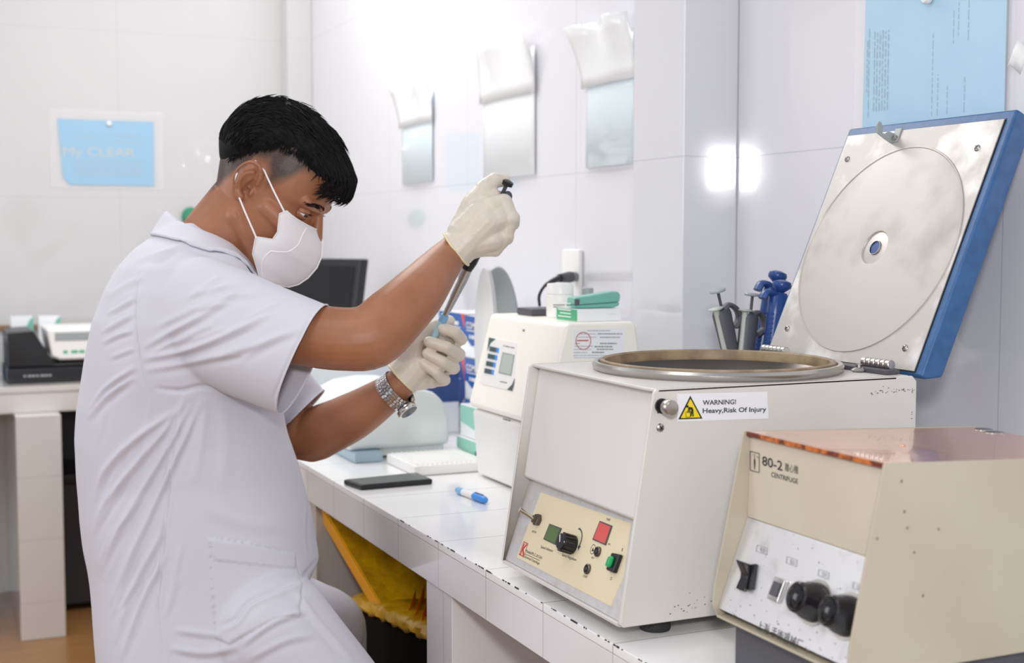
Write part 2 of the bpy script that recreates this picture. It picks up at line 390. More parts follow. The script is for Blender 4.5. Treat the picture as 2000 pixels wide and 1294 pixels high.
tp = MB().rings([[rp(1.415-.004*i-.014*f, 1.50+.03*f+.008*math.sin(i*.9), XW-.004-.004*math.sin(i)) for i in range(6)] for f in (0, .5, 1)], cap=False, close=False)
build(tp, 'tape', 'glare_and_tape', bs, solid=.0003)
# outlet with plug
ot = thing('wall_outlet', (XW, 2.735, 1.15), 'white wall outlet plate behind the boxes on the analyser', 'outlet')
build(MB().box(XW-.012, XW-.0005, 2.70, 2.79, 1.13, 1.245), 'plate', 'white_plastic', ot, bevel=.004)
pg = thing('power_plug', (XW-.02, 2.76, 1.19), 'black plug with a curved cord in the wall outlet', 'plug')
a = on(1122, 540, 0, XW-.013); 
P = [a, at(1112, 541, 2.86), at(1092, 543, 2.82), at(1076, 550, 2.80), at(1062, 560, 2.78), at(1053, 578, 2.77), at(1054, 597, 2.76)]
build(MB().tube([P[0], P[1], P[2]], [.011, .0125, .009], 12), 'plug_body', 'black', pg, bevel=.002)
build(MB().tube(catmull(P[2:], 6), [.007-.0037*min(1, i/12) for i in range(25)], 10), 'cord', 'black', pg)

# ================================================================ THE LARGE CENTRIFUGE
YR, YL = 1.337, 1.684
bc = thing('centrifuge', (.95, 1.51, ZC), 'large off-white bench centrifuge with its blue lid standing open', 'centrifuge')
# outer wrap: two cheeks, top sheet and bottom lip folded from one sheet
prof = [(.733, .822), (.737, .818), (1.158, .818), (1.162, .822), (1.162, 1.088), (1.155, 1.095), (.779, 1.095), (.775, 1.091)]
cas = MB()
cas.xz(prof, YR, YR+.004); cas.xz(prof, YL-.004, YL)
cas.box(.733, 1.16, YR+.004, YL-.004, .818, .822)
HC, HR = Vector((.972, 1.510, 0)), .150
n = 64; inner = []; outer = []
for k in range(n):
    a = 2*math.pi*k/n+math.pi/n; c, s_ = math.cos(a), math.sin(a)
    inner.append(Vector((HC.x+HR*c, HC.y+HR*s_, 1.095)))
    q = max(abs(c)/((1.160 if c > 0 else 1.0)*0+(1.155-HC.x if c > 0 else HC.x-.7775)), abs(s_)/(YL-HC.y if s_ > 0 else HC.y-YR))
    outer.append(Vector((HC.x+c/q, HC.y+s_/q, 1.095)))
cas.rings([inner, outer, [p-Z1*.004 for p in outer], [p-Z1*.004 for p in inner], inner], cap=False)
cas.box(1.158, 1.162, YR+.004, YL-.004, .822, 1.088)
build(cas, 'casing', 'cream_case', bc, bevel=.0035, seg=3)
# recessed front cover
N0 = (Vector((0, -1, 0))).cross(Vector((.024, 0, .155))).normalized()
cv = MB().xz([(.789, 1.0905), (.7655, .938), (.772, .934), (.80, .936), (.80, 1.0905)], YR+.0042, YL-.0042)
build(cv, 'front_cover', 'cream_cover', bc, bevel=.003, seg=3)
A, B = Vector((.7375, 0, .8225)), Vector((.777, 0, .9345))
pn = MB().xz([(A.x, A.z), (B.x, B.z), (B.x+.02, B.z), (A.x+.02, A.z)], YR+.0042, YL-.0042)
build(pn, 'control_panel', 'panel_silver', bc, bevel=.0008)
PO = A+Y1*YL; PV = (B-A).normalized(); PU = Vector((0, -1, 0)); PN = PU.cross(PV).normalized()
if PN.x > 0: PN = -PN
def c3(x, y): return (990+x/5.392, 960+y/5.392)
lab = [c3(105, 690), c3(1095, 1203), c3(1225, 900), c3(1306, 330), c3(360, 5)]
build(plate(lab, PO, PN, .0006), 'face_label', 'label_cream', bc)
def pplate(name, quad, mt, th, lift, par=bc): return build(plate([c3(*q) for q in quad], PO, PN, th, lift), name, mt, par, bevel=.0002)
for nm, q, mt in (('speed_display', [(460, 338), (585, 385), (520, 560), (395, 500)], 'green_screen'), ('time_display', [(990, 308), (1120, 360), (1050, 565), (912, 505)], 'red_screen')):
    f = pplate(nm, q, 'dark_grey', .0014, .0006)
    cx = sum(a for a, b in q)/4; cy = sum(b for a, b in q)/4
    pplate('screen', [(cx+(a-cx)*.86, cy+(b-cy)*.88) for a, b in q], mt, .0018, .0006, f)
def ph(x, y, l=0): return hit(*c3(x, y), PO, PN)+PN*l
# speed knob
kb = build(MB().lathe([(.012, .0006), (.0125, .002), (.0118, .004), (.0112, .018), (.010, .020), (.001, .0205)], ph(700, 560), PN, 40), 'speed_knob', 'black_knob', bc)
kn = MB()
for k in range(12):
    a = 2*math.pi*k/12; U = PN.orthogonal().normalized(); V = PN.cross(U); d = U*math.cos(a)+V*math.sin(a)
    kn.obox(ph(700, 560, .0095)+d*.0115, d*.0012, PN.cross(d)*.0014, PN*.0085)
build(kn, 'grip', 'black_knob', kb, bevel=.0005)
d = (PU*.5+PV*-.8).normalized()
build(MB().obox(ph(700, 560, .0206)-d*.004, d*.005, PN.cross(d)*.0006, PN*.0003), 'pointer', 'white_plastic', kb)
# toggle switch
tg = build(MB().lathe([(.0085, .0006), (.0085, .006), (.006, .007), (.0055, .010)], ph(340, 300), PN, 6), 'toggle_switch', 'steel_dark', bc, smooth=20)
build(MB().tube([ph(335, 300, .008), ph(325, 300, .018)+PV*.004, ph(315, 300, .030)+PV*.008], [.0028, .0026, .0034], 14), 'lever', 'chrome', tg)
for (x, y) in ((968, 632), (860, 815)):
    b_ = build(MB().lathe([(.0066, .0006), (.0066, .003), (.0055, .004), (.0045, .004), (.004, .0028), (.001, .0028)], ph(x, y), PN, 24), 'push_button', 'steel_dark', bc)
    build(MB().lathe([(.0036, .003), (.0034, .0045), (.001, .005)], ph(x, y), PN, 16), 'button_cap', 'black', b_)
rg = MB()
for k in range(24):
    a, b_ = 2*math.pi*k/24, 2*math.pi*(k+1)/24
    g = lambda t, r: ph(910, 605, .0008)+PU*r*math.cos(t)+PV*r*1.15*math.sin(t)
    rg.add([g(a, .0056), g(b_, .0056), g(b_, .0049), g(a, .0049)], [(0, 1, 2, 3)])
rg.add([ph(898, 625, .001), ph(922, 628, .001), ph(914, 585, .001)], [(0, 1, 2)])
build(rg, 'up_mark', 'ink', bc)
# green rocker switch
rk = build(plate([c3(1145, 650), c3(1235, 670), c3(1165, 865), c3(1085, 830)], PO, PN, .006, .0006), 'power_switch', 'black', bc, bevel=.0018)
rr = MB().prism([ph(1150, 690, .006)+PN*0, ph(1190, 700, .006), ph(1150, 815, .006), ph(1105, 800, .006)], PN*.006)
build(rr, 'green_rocker', 'green_lamp', rk, bevel=.003, seg=3)
ar = MB(); O2 = ph(735, 500, .001)
for k in range(14):
    a0, a1 = math.radians(100-k*10), math.radians(90-k*10)
    g = lambda t, r: O2+PU*r*math.cos(t)+PV*r*math.sin(t)
    ar.add([g(a0, .0150), g(a1, .0150), g(a1, .0128), g(a0, .0128)], [(0, 1, 2, 3)])
ar.add([O2+PU*.0115-PV*.007, O2+PU*.017-PV*.005, O2+PU*.013-PV*.0125], [(0, 1, 2)])
build(ar, 'turn_arrow', 'dark_grey', bc)
def pt(name, s, l, r, t, mt='ink', **k): return ptext(name, s, c3(*l), c3(*r), c3(*t), PO, PN, mt, bc, depth=.0009, **k)
pt('panel_text', 'Model:PLC-012H', (197, 632), (368, 712), (207, 602))
pt('panel_text', 'Universal Centrifuge', (185, 690), (345, 768), (195, 664))
build(plate([c3(193, 650), c3(352, 722), c3(351, 727), c3(192, 655)], PO, PN, .0002, .0006), 'rule', 'ink', bc)
pt('panel_text', 'Speed Indicator', (360, 590), (490, 638), (368, 560))
pt('panel_text', 'Speed Regulator', (582, 672), (735, 732), (592, 642))
pt('panel_text', 'START', (803, 895), (850, 912), (812, 870))
pt('panel_text', 'TIMER', (1048, 298), (1090, 310), (1056, 274))
pt('panel_text', 'MIN.', (1068, 558), (1095, 566), (1075, 538))
pt('panel_text', 'SET', (893, 700), (925, 710), (900, 680))
pt('panel_text', 'MOTOR', (268, 428), (312, 440), (275, 404))
pt('panel_text', 'RPM', (532, 568), (572, 580), (538, 550))
pt('panel_text', 'I', (1213, 625), (1220, 627), (1222, 590))
pt('panel_text', 'O', (1090, 928), (1108, 932), (1100, 893))
kq = [(130, 660), (180, 690), (230, 545), (183, 520)]
kl = MB()
for i in range(4):
    a, b_ = kq[i], kq[(i+1) % 4]; p, q = ph(*a, .0009), ph(*b_, .0009); cc = ph(180, 604, .0009)
    kl.add([p, q, q+(cc-q)*.13, p+(cc-p)*.13], [(0, 1, 2, 3)])
build(kl, 'logo', 'red', bc)
ptext('logo', 'K', c3(143, 655), c3(188, 672), c3(183, 540), PO, PN, 'red', bc, depth=.0009, bold=.03)
# side face: warning sticker, knob, screw, slot
SO, SN = Vector((0, YR, 0)), Vector((0, -1, 0))
st = build(plate([(1322, 769), (1498, 765), (1501, 817), (1323, 823)], SO, SN, .0005), 'warning_sticker', 'warn_white', bc, bevel=.0002)
def sp(x, y): return (960+x/2.2315, 680+y/2.2315)
build(plate([sp(813, 309), sp(865, 206), sp(918, 305)], SO, SN, .0004, .0005), 'triangle', 'black', st)
build(plate([sp(823, 303), sp(865, 219), sp(908, 300)], SO, SN, .0003, .0008), 'triangle_fill', 'warn_yellow', st)
fg = MB()
def cap2(a, b, r):
    p, q = hit(*sp(*a), SO, SN)+SN*.0012, hit(*sp(*b), SO, SN)+SN*.0012
    fg.obox((p+q)/2, (q-p)/2, (q-p).normalized().cross(SN)*r, SN*.0002)
for a, b, r in (((872, 262), (866, 296), .0009), ((874, 264), (876, 296), .0009), ((855, 258), (874, 262), .0013), ((857, 262), (853, 280), .0007), ((862, 262), (862, 280), .0007)): cap2(a, b, r)
fg.lathe([(.0016, .0010), (.0016, .0014)], hit(*sp(851, 252), SO, SN), SN, 14)
for a, b in (((845, 276), (845, 299)), ((845, 299), (864, 298)), ((864, 298), (864, 276)), ((845, 276), (864, 276))): cap2(a, b, .00025)
build(fg, 'lifting_figure', 'ink', st)
ptext('sticker_text', 'WARNING!', sp(919, 246), sp(1064, 242), sp(919, 225), SO, SN, 'ink', st, depth=.0008, bold=.02)
ptext('sticker_text', 'Heavy,Risk Of Injury', sp(919, 281), sp(1196, 274), sp(919, 260), SO, SN, 'ink', st, depth=.0008, bold=.02)
kO = hit(*sp(740, 250), SO, SN)
kk = build(MB().lathe([(.0088, 0), (.0088, .003), (.005, .0035), (.0045, .012)], kO, SN, 28), 'lock_button', 'black', bc)
build(MB().lathe([(.004, .011), (.0085, .012), (.009, .014), (.009, .024), (.008, .0255), (.001, .026)], kO, SN, 32), 'button_cap', 'steel', kk)
def screw(p, N, par, r=.0048, mt='steel'):
    s_ = build(MB().lathe([(r, 0), (r, .0008), (r*.75, .0022), (r*.2, .0028)], p, N, 20), 'screw', mt, par)
    U = N.orthogonal().normalized(); V = N.cross(U)
    build(MB().obox(p+N*.0026, U*r*.6, V*r*.12, N*.0004).obox(p+N*.0026, V*r*.6, U*r*.12, N*.0004), 'cross_slot', 'black', s_)
screw(hit(*sp(735, 345), SO, SN), SN, bc, .0052)
screw(Vector((.758, YR-.0001, .952))+Vector((0, 0, .115)), SN, bc, .002, 'black') if False else None
build(MB().obox((.7815, YR-.0001, 1.072), Vector((.0014, 0, 0)), Vector((0, .0004, 0)), Vector((0, 0, .005))), 'slot', 'black', bc, bevel=.0004)
for x, y in ((.80, YR+.035), (.80, YL-.035), (1.11, YR+.035), (1.11, YL-.035)):
    build(MB().lathe([(.018, 0), (.019, .003), (.017, .0178)], (x, y, ZC), Z1, 24), 'foot', 'rubber', bc)
# worn specks on the back corner and the lower edge of the side face
sk = MB()
for k in range(70):
    x = (1.09+.07*random.random()) if k < 36 else (.80+.12*random.random())
    z = (1.078+.006*random.gauss(0, .35)) if k < 36 else (.836+.008*random.gauss(0, .6))
    if k > 28 and k < 36: x = 1.155; z = 1.04+.04*random.random()
    sk.obox((x, YR-.00015, z), Vector((.0004+.0008*random.random(), 0, 0)), Vector((0, .0001, 0)), Vector((0, 0, .0003+.0003*random.random())))
build(sk, 'worn_specks', 'dark_grey', bc)['kind'] = 'stuff'
# bowl
zr = 1.095
rim = build(MB().lathe([(.151, -.003), (.163, .000), (.166, .004), (.1665, .008), (.164, .0115), (.160, .012), (.157, .0105)], (HC.x, HC.y, zr), Z1, 96, cap=False), 'bowl_rim', 'steel', bc, solid=.002)
build(MB().lathe([(.1575, .009), (.156, .0135), (.152, .0145), (.149, .0125), (.1475, .004), (.1475, -.012)], (HC.x, HC.y, zr), Z1, 96, cap=False), 'rubber_seal', 'rubber_brown', rim, solid=.002)
build(MB().lathe([(.1485, .0), (.1470, -.1), (.13, -.15), (.01, -.16)], (HC.x, HC.y, zr), Z1, 96, cap=False), 'bowl', 'steel_dark', bc, solid=.001)
rt = build(MB().lathe([(.02, -.15), (.022, -.07), (.1, -.065), (.112, -.055), (.11, -.045), (.03, -.035), (.02, -.028), (.002, -.026)], (HC.x, HC.y, zr), Z1, 48), 'rotor', 'steel', bc)
# hinge bar
hg = MB().box(1.128, 1.152, YR+.02, YL-.02, 1.0955, 1.101)
hb = build(hg, 'hinge', 'dark_grey', bc, bevel=.001)
for y0 in (1.37, 1.60):
    b_ = MB()
    for k in range(6): b_.lathe([(.0055, 0), (.0065, .001), (.0065, .0075), (.0055, .0085)], (1.149, y0+.0095*k, 1.106), Y1, 18)
    build(b_, 'hinge_knuckles', 'steel', hb)
    build(MB().lathe([(.009, 0), (.010, .002), (.007, .004), (.004, .005), (.004, .009)], (1.125, y0+.036, 1.096), Z1, 20), 'hinge_bolt', 'steel', hb)
# lid
LB, LT = Vector((1.170, 0, 1.093)), Vector((1.3205, 0, 1.4395))
LV = (LT-LB).normalized(); LN = Vector((-LV.z, 0, LV.x)); LU = Vector((0, -1, 0)); LL = (LT-LB).length
ly0, ly1 = YL, YR+.001
O = LB+Y1*ly0; W = ly0-ly1
th = .034
lp = [(0, 0), (0, -.010), (.012, -th), (LL-.03, -th), (LL-.008, -th+.008), (LL, -.015), (LL, 0)]
lid = build(MB().prism([O+LV*a+LN*b for a, b in lp], LU*W), 'lid', 'blue_paint', bc, bevel=.004, seg=3)
fr = .010
def LP(u, v, l=0): return O+LU*u+LV*v+LN*l
gap = build(MB().prism([LP(.006, .004), LP(W-.013, .004), LP(W-.013, LL-.013), LP(.006, LL-.013)], LN*.0006), 'seal', 'black', lid)
build(MB().prism([LP(.0075, .0055, .0006), LP(W-.0145, .0055, .0006), LP(W-.0145, LL-.0145, .0006), LP(.0075, LL-.0145, .0006)], LN*.002), 'inner_plate', 'lid_plate', lid, bevel=.0006)
cc = LP((W-.007)/2, LL/2-.012, .0026)
dish = MB().lathe([(.158, 0), (.1575, .0016), (.1555, .0018), (.1545, .0005), (.150, .0009), (.1, .0022), (.032, .003), (.0255, .0028), (.024, .0005)], cc, LN, 96, cap=False)
build(dish, 'dish_plate', 'lid_dish', lid)
build(MB().lathe([(.0245, -.0006), (.0245, .0006), (.011, .0008), (.0105, .0028), (.0098, .0028), (.0098, .0002)], cc, LN, 48), 'hub_ring', 'steel', lid)
build(MB().lathe([(.0095, 0), (.0093, .0012), (.001, .0013)], cc, LN, 32), 'hub_hole', 'pip_blue', lid)
for u, v in ((.035, .045), (W-.045, .035), (.028, LL-.055), (W-.045, LL-.055)):
    screw(LP(u, v, .0026), LN, lid, .0048)
# latch hook at the top edge, facing out of the plate
uh = .118
hk = MB().prism([LP(uh, LL-.035, .0026), LP(uh+.0, LL-.012, .0026), LP(uh, LL-.010, .016), LP(uh, LL-.006, .032), LP(uh, LL+.008, .040), LP(uh, LL+.010, .036), LP(uh, LL+.0, .032),
                 LP(uh, LL-.002, .027), LP(uh, LL+.004, .020)][:0] or
    [LP(uh, LL-.026+v_, l_) for v_, l_ in ((-.010, .0026), (.006, .0026), (.004, .016), (-.002, .020), (-.003, .025), (.005, .028), (.010, .033), (.010, .038), (.004, .039), (-.007, .034), (-.009, .02))], LU*.0028)
hk.prism([LP(uh, LL-.034, .0026), LP(uh, LL-.012, .0026), LP(uh+.014, LL-.012, .0026), LP(uh+.014, LL-.034, .0026)], LN*.002)
hkk = build(hk, 'latch_hook', 'grey_plastic', lid, bevel=.0008)
build(MB().lathe([(.004, 0), (.004, .003), (.001, .004)], LP(uh+.008, LL-.028, .0046), LN, 16), 'bolt', 'steel', hkk)

# ================================================================ THE SMALL CENTRIFUGE
y0, y1 = .985, 1.22
sc = thing('centrifuge', (.97, 1.10, ZC), 'smaller beige bench centrifuge with a copper-coloured lid, in the near right corner', 'centrifuge')
zf = lambda x: 1.060-.014*(x-.82)/.33
prof = [(.786, .862), (.789, .857), (1.15, .857), (1.15, zf(1.15)), (.82, 1.060), (.7835, .888), (.782, .87)]
cs = MB(); cs.xz(prof, y0, y0+.003); cs.xz(prof, y1-.003, y1); cs.box(.786, 1.15, y0+.003, y1-.003, .857, .860); cs.box(1.147, 1.15, y0+.003, y1-.003, .860, 1.044)
build(cs, 'casing', 'beige', sc, bevel=.0012)
build(MB().xz([(.8275, 1.0535), (.8255, .9645), (.85, .9645), (.85, 1.0535)], y0+.0032, y1-.0032), 'front_panel', 'beige_front', sc, bevel=.0008)
A, B = Vector((.7885, 0, .8665)), Vector((.8250, 0, .9642))
build(MB().xz([(A.x, A.z), (B.x, B.z), (B.x+.02, B.z), (A.x+.02, A.z)], y0+.0032, y1-.0032), 'control_panel', 'silver_plate', sc, bevel=.0008)
cl = build(MB().xz([(.826, zf(.826)-.004), (.826, zf(.826)-.0005), (1.146, zf(1.146)-.0005), (1.146, zf(1.146)-.004)], y0+.0035, y1-.0035), 'copper_lid', 'copper', sc, bevel=.0006)
build(MB().xz([(.8225, 1.0545), (.8225, 1.0590), (.8262, 1.0588), (.8262, 1.0545)], y0+.0035, y1-.0035), 'lid_edge', 'copper_edge', cl)
for x, y in ((1.135, 1.19), (1.128, 1.165)):
    build(MB().lathe([(.011, 0), (.0105, .0012), (.006, .002), (.001, .0022)], (x, y, zf(x)-.0005), Z1, 24), 'rivet', 'steel', cl)
build(MB().lathe([(.0035, 0), (.0035, .001), (.001, .0015)], (.93, 1.09, zf(.93)-.0005), Z1, 16), 'rivet', 'copper', cl)
build(MB().box(.802, 1.13, 1.0, 1.205, ZC, .8568), 'base', 'dark_grey', sc, bevel=.004)
QV = (B-A).normalized(); QU = Vector((0, -1, 0)); QN = QU.cross(QV).normalized()
if QN.x > 0: QN = -QN
QO = A+Y1*y1
def c5(x, y): return (1360+x/2.6187, 800+y/2.6187)
def qh(x, y, l=0): return hit(*c5(x, y), QO, QN)+QN*l
# rocker, indicator, knobs
rk = build(MB().prism([qh(247, 800), qh(318, 790), qh(300, 920), qh(228, 925)], QN*.004), 'rocker_switch', 'black', sc, bevel=.001)
pa, pb, pc, pd = qh(247, 800), qh(316, 790), qh(262, 938), qh(228, 925)
a = (qh(280, 790), qh(255, 930)); U = QU*.0068; V = (a[0]-a[1])/2; cc = (a[0]+a[1])/2
rp_ = [(-1, .004), (-1, .010), (-.15, .0065), (.2, .007), (1, .017), (1, .004)]
build(MB().prism([cc+V*p-U+QN*h for p, h in rp_], U*2), 'rocker', 'black_knob', rk, bevel=.0012)
iq = [qh(418, 855), qh(475, 875), qh(432, 992), qh(376, 965)]
ind = build(MB().prism(iq, QN*.005), 'indicator_lamp', 'chrome', sc, bevel=.0012)
ic = sum(iq, Vector())/4
build(MB().prism([ic+(p-ic)*.62+QN*.0045 for p in iq], QN*.0025), 'lens', 'dark_grey', ind, bevel=.001)
for (x, y) in ((608, 985), (775, 1055)):
    p = qh(x, y)
    k_ = build(MB().lathe([(.0235, .0004), (.0235, .0012), (.001, .0012)], p, QN, 40), 'dial', 'steel', sc)
    build(MB().lathe([(.0195, .0012), (.0200, .003), (.0185, .012), (.0170, .014), (.0155, .0245), (.0135, .0262), (.012, .0256), (.001, .0256)], p, QN, 48), 'knob', 'black_knob', k_)
    U = QN.orthogonal().normalized(); V = QN.cross(U); kn = MB()
    for k in range(14):
        t = 2*math.pi*k/14; d = U*math.cos(t)+V*math.sin(t)
        kn.obox(p+QN*.0185+d*.0152, d*.0010, QN.cross(d)*.0020, QN*.0050-d*.0006)
    build(kn, 'grip', 'black_knob', k_, bevel=.0004)
    build(MB().lathe([(.0115, .0255), (.0105, .0275), (.006, .0292), (.001, .0297)], p, QN, 32), 'knob_cap', 'black_gloss', k_)
# printing on the small centrifuge
FO = Vector((.8275, y1, 1.0535)); FV = (Vector((.8275, 0, 1.0535))-Vector((.8255, 0, .9645))).normalized(); FN = Vector((-FV.z, 0, FV.x))
def c8(x, y): return (1440+x/11.11, 860+y/11.11)
def ft(s, l, r, t, **k): ptext('front_text', s, c8(*l), c8(*r), c8(*t), FO, FN, 'ink', sc, depth=.0004, **k)
ft('80-2', (545, 525), (985, 655), (545, 320), bold=.012)
ft('離心機', (1040, 640), (1325, 712), (1042, 500))
ft('CENTRIFUGE', (742, 778), (1318, 940), (746, 672), bold=.008)
fb = MB()
bq = [c8(290, 228), c8(484, 280), c8(484, 690), c8(290, 640)]
for i in range(4):
    p, q = [hit(*bq[j % 4], FO, FN)+FN*.0006 for j in (i, i+1)]
    fb.obox((p+q)/2, (q-p)/2, (q-p).normalized().cross(FN)*.0003, FN*.0002)
for a, b in (((385, 290), (385, 400)), ((375, 400), (375, 540)), ((395, 400), (395, 540)), ((375, 540), (385, 625)), ((395, 540), (385, 625)), ((435, 330), (460, 380)), ((350, 300), (345, 310)), ((385, 410), (385, 530))):
    p, q = [hit(*c8(*j), FO, FN)+FN*.0006 for j in (a, b)]
    fb.obox((p+q)/2, (q-p)/2, (q-p).normalized().cross(FN)*.0002, FN*.0002)
build(fb, 'printed_emblem', 'ink', sc)
for i, (x, y, s) in enumerate(((312, 690, '电源'), (465, 750, '指示'), (628, 815, '定时'), (805, 880, '调速'))):
    q = [(x, y), (x+52, y+17), (x+48, y+52), (x-4, y+32)]; fb = MB()
    for j in range(4):
        p, r_ = qh(*q[j], .0004), qh(*q[(j+1) % 4], .0004); fb.obox((p+r_)/2, (r_-p)/2, (r_-p).normalized().cross(QN)*.0002, QN*.0002)
    build(fb, 'text_frame', 'ink_grey', sc)
    ptext('panel_text', s, c5(x+14, y+34), c5(x+40, y+43), c5(x+16, y+14), QO, QN, 'ink_grey', sc)
ptext('maker_text', '上海 手術器械厂', c5(310, 1118), c5(540, 1225), c5(318, 1080), QO, QN, 'ink', sc)
sk = MB()
for k in range(60):
    y = 1.0+.2*random.random(); t = random.random(); p = A+(B-A)*(t*t)+Y1*y+QN*.0001
    sk.obox(p, QU*(.0003+.0012*random.random()), QV*(.0003+.0006*random.random()), QN*.0001)
build(sk, 'scuffs', 'ink_grey', sc)['kind'] = 'stuff'
sk = MB()
for x, y in ((1050, 365), (1065, 520), (1080, 603), (1115, 728), (925, 658), (1240, 610), (1160, 950)):
    p = on(*c5(x, y), 1, y0-.0002); sk.lathe([(.0016, 0), (.001, .0002)], p, -Y1, 8)
build(sk, 'stains', 'beige_front', sc) if False else build(sk, 'stains', 'rubber_brown', sc)

# ================================================================ THINGS FURTHER ALONG THE COUNTER
# analyser
an = thing('analyser', (1.1, 2.27, ZC), 'ivory bench analyser with a keypad and small display, behind the large centrifuge', 'analyser')
ya, yb = 2.085, 2.426
zt = on(1080, 632, 1, ya).z
lo = [(1.003, .803), (.993, .934), (1.03, .9372), (1.20, .9372), (1.20, .803)]
build(MB().xz(lo, ya, yb), 'lower_body', 'white_plastic', an, bevel=.008, seg=3)
hd = [(.990, .938), (.987, .950), (1.032, zt-.004), (1.040, zt), (1.165, zt), (1.172, zt-.004), (1.20, .938)]
build(MB().xz(hd, ya, yb), 'head', 'ivory_plastic', an, bevel=.006, seg=3)
HO = Vector((.987, yb, .950)); HV = (Vector((1.032, 0, zt-.004))-Vector((.987, 0, .950))).normalized(); HN = Vector((-HV.z, 0, HV.x))
def cA(x, y): return (900+x/4.975, 600+y/4.977)
def hq(x, y, l=0): return hit(*cA(x, y), HO, HN)+HN*l
build(plate([cA(280, 295), cA(548, 345), cA(505, 815), cA(190, 740)], HO, HN, .0012), 'keypad_label', 'white_plastic', an, bevel=.0003)
build(MB().prism([hq(280, 293, .001), hq(345, 307, .001), hq(295, 350, .001), hq(262, 425, .001)], HN*.0006).prism([hq(530, 690, .001), hq(505, 815, .001), hq(455, 800, .001), hq(505, 750, .001)], HN*.0006), 'corner_mark', 'key_dark', an)
for r in range(4):
    for c in range(4):
        x, y = 300-r*16+c*23, 403+r*71+c*5
        w_ = 9
        build(MB().prism([hq(x-w_, y-24, .001), hq(x+w_, y-21, .001), hq(x+w_-6, y+26, .001), hq(x-w_-6, y+23, .001)], HN*.0018), 'key', 'key_blue' if c == 3 else 'key_dark', an, bevel=.0003)
ds = build(MB().prism([hq(412, 436, .001), hq(530, 462, .001), hq(498, 668, .001), hq(372, 640, .001)], HN*.0008), 'display', 'grey_plastic', an)
build(MB().prism([hq(424, 452, .001), hq(522, 474, .001), hq(492, 654, .001), hq(386, 630, .001)], HN*.0012), 'lcd', 'lcd', ds)
for l, r, t, s in (((418, 378), (530, 402), (420, 366), 'HEMATOLOGY'), ((385, 725), (455, 740), (388, 700), 'Auto')):
    dashes('label_print', hit(*cA(*l), HO, HN)+HN*.0014, hit(*cA(*r), HO, HN)+HN*.0014, .002, 'ink_grey', an, HN)
dashes('body_print', on(*cA(402, 1035), 0, .9935), on(*cA(490, 1058), 0, .9935), .004, 'ink_grey', an, -X1)
dashes('body_print', on(*cA(412, 1090), 0, .9945), on(*cA(485, 1110), 0, .9945), .003, 'ink_grey', an, -X1)
build(MB().lathe([(.004, 0), (.003, .002), (.001, .003)], hq(615, 218), HN, 14), 'screw', 'steel', an)
for x, y in ((1.03, ya+.03), (1.03, yb-.03), (1.17, ya+.03), (1.17, yb-.03)):
    build(MB().lathe([(.01, 0), (.01, .0028)], (x, y, ZC), Z1, 16), 'foot', 'rubber', an)
# paper label on the side face
SO2 = Vector((0, ya, 0)); SN2 = -Y1
def c7(x, y): return (1040+x/6.471, 520+y/6.471)
pl = build(plate([c7(515, 800), c7(1165, 770), c7(1160, 1160), c7(510, 1165)], SO2, SN2, .0006), 'paper_label', 'paper_white', an)
lb = MB()
def word(x0, x1, y, h):
    x = x0
    while x < x1:
        l = 6+random.random()*26
        p = [c7(x, y), c7(min(x+l, x1), y-1), c7(min(x+l, x1)+2, y+h), c7(x+2, y+h)]
        lb.prism([hit(*q, SO2, SN2)+SN2*.0007 for q in p], SN2*.0001); x += l+5
for y, a, b, h in ((808, 690, 980, 7), (850, 600, 800, 6), (845, 820, 1130, 13), (890, 580, 800, 6), (890, 850, 1100, 11), (965, 850, 1060, 16), (970, 530, 600, 8), (1005, 530, 760, 6), (1005, 780, 1010, 16), (1045, 520, 740, 6), (1040, 810, 1020, 14), (1085, 520, 690, 6), (1078, 750, 900, 16), (1120, 515, 930, 6), (1150, 520, 870, 4)):
    word(a, b, y, h)
build(lb, 'handwriting', 'ink_grey', pl)
sr = MB(); c0 = (640, 940)
for k in range(36):
    a, b = 2*math.pi*k/36, 2*math.pi*(k+1)/36
    sr.prism([hit(*c7(c0[0]+r*math.cos(t), c0[1]+r*1.15*math.sin(t)), SO2, SN2)+SN2*.0009 for r, t in ((98, a), (98, b), (90, b), (90, a))], SN2*.0001)
sr.prism([hit(*c7(x, y), SO2, SN2)+SN2*.0009 for x, y in ((560, 930), (705, 928), (705, 942), (560, 944))], SN2*.0001)
build(sr, 'round_stamp', 'red', pl)

# on top of the analyser
zt2 = zt+.0002
def top(px, py, z=None): return CAM+ray(px, py)*(((z or zt)-CAMH)/ray(px, py).z)
ad = thing('power_adapter', (1.09, 2.36, zt2), 'flat black adapter lying on the analyser, left of the white bottle', 'adapter')
build(MB().box(1.065, 1.15, 2.30, 2.37, zt2, zt2+.014), 'body', 'dark_grey', ad, bevel=.003)
def cyl_at(px0, px1, depth_y, z0, z1):
    xc = on((px0+px1)/2, 600, 1, depth_y).x; d = proj(Vector((xc, depth_y, z0)))[2]
    return xc, (px1-px0)/2*d/FPX
xc, r = cyl_at(1067, 1121, 2.25, zt, zt); zb = on(1094, 553, 1, 2.25).z
bt = thing('bottle', (xc, 2.25, zt2), 'white plastic bottle with a printed label, standing on the analyser', 'bottle')
h = zb-zt2
build(MB().lathe([(r*.9, 0), (r, .004), (r, h*.62), (r*.99, h*.66), (r*.97, h*.68)], (xc, 2.25, zt2), Z1, 40), 'body', 'white_plastic', bt)
build(MB().lathe([(r*.9, h*.68), (r*.96, h*.69), (r*.96, h*.96), (r*.9, h)], (xc, 2.25, zt2), Z1, 40), 'cap', 'white_plastic', bt)
lt = MB()
for i, (a0, a1, mt) in enumerate(((-150, -112, 0),)):
    pass
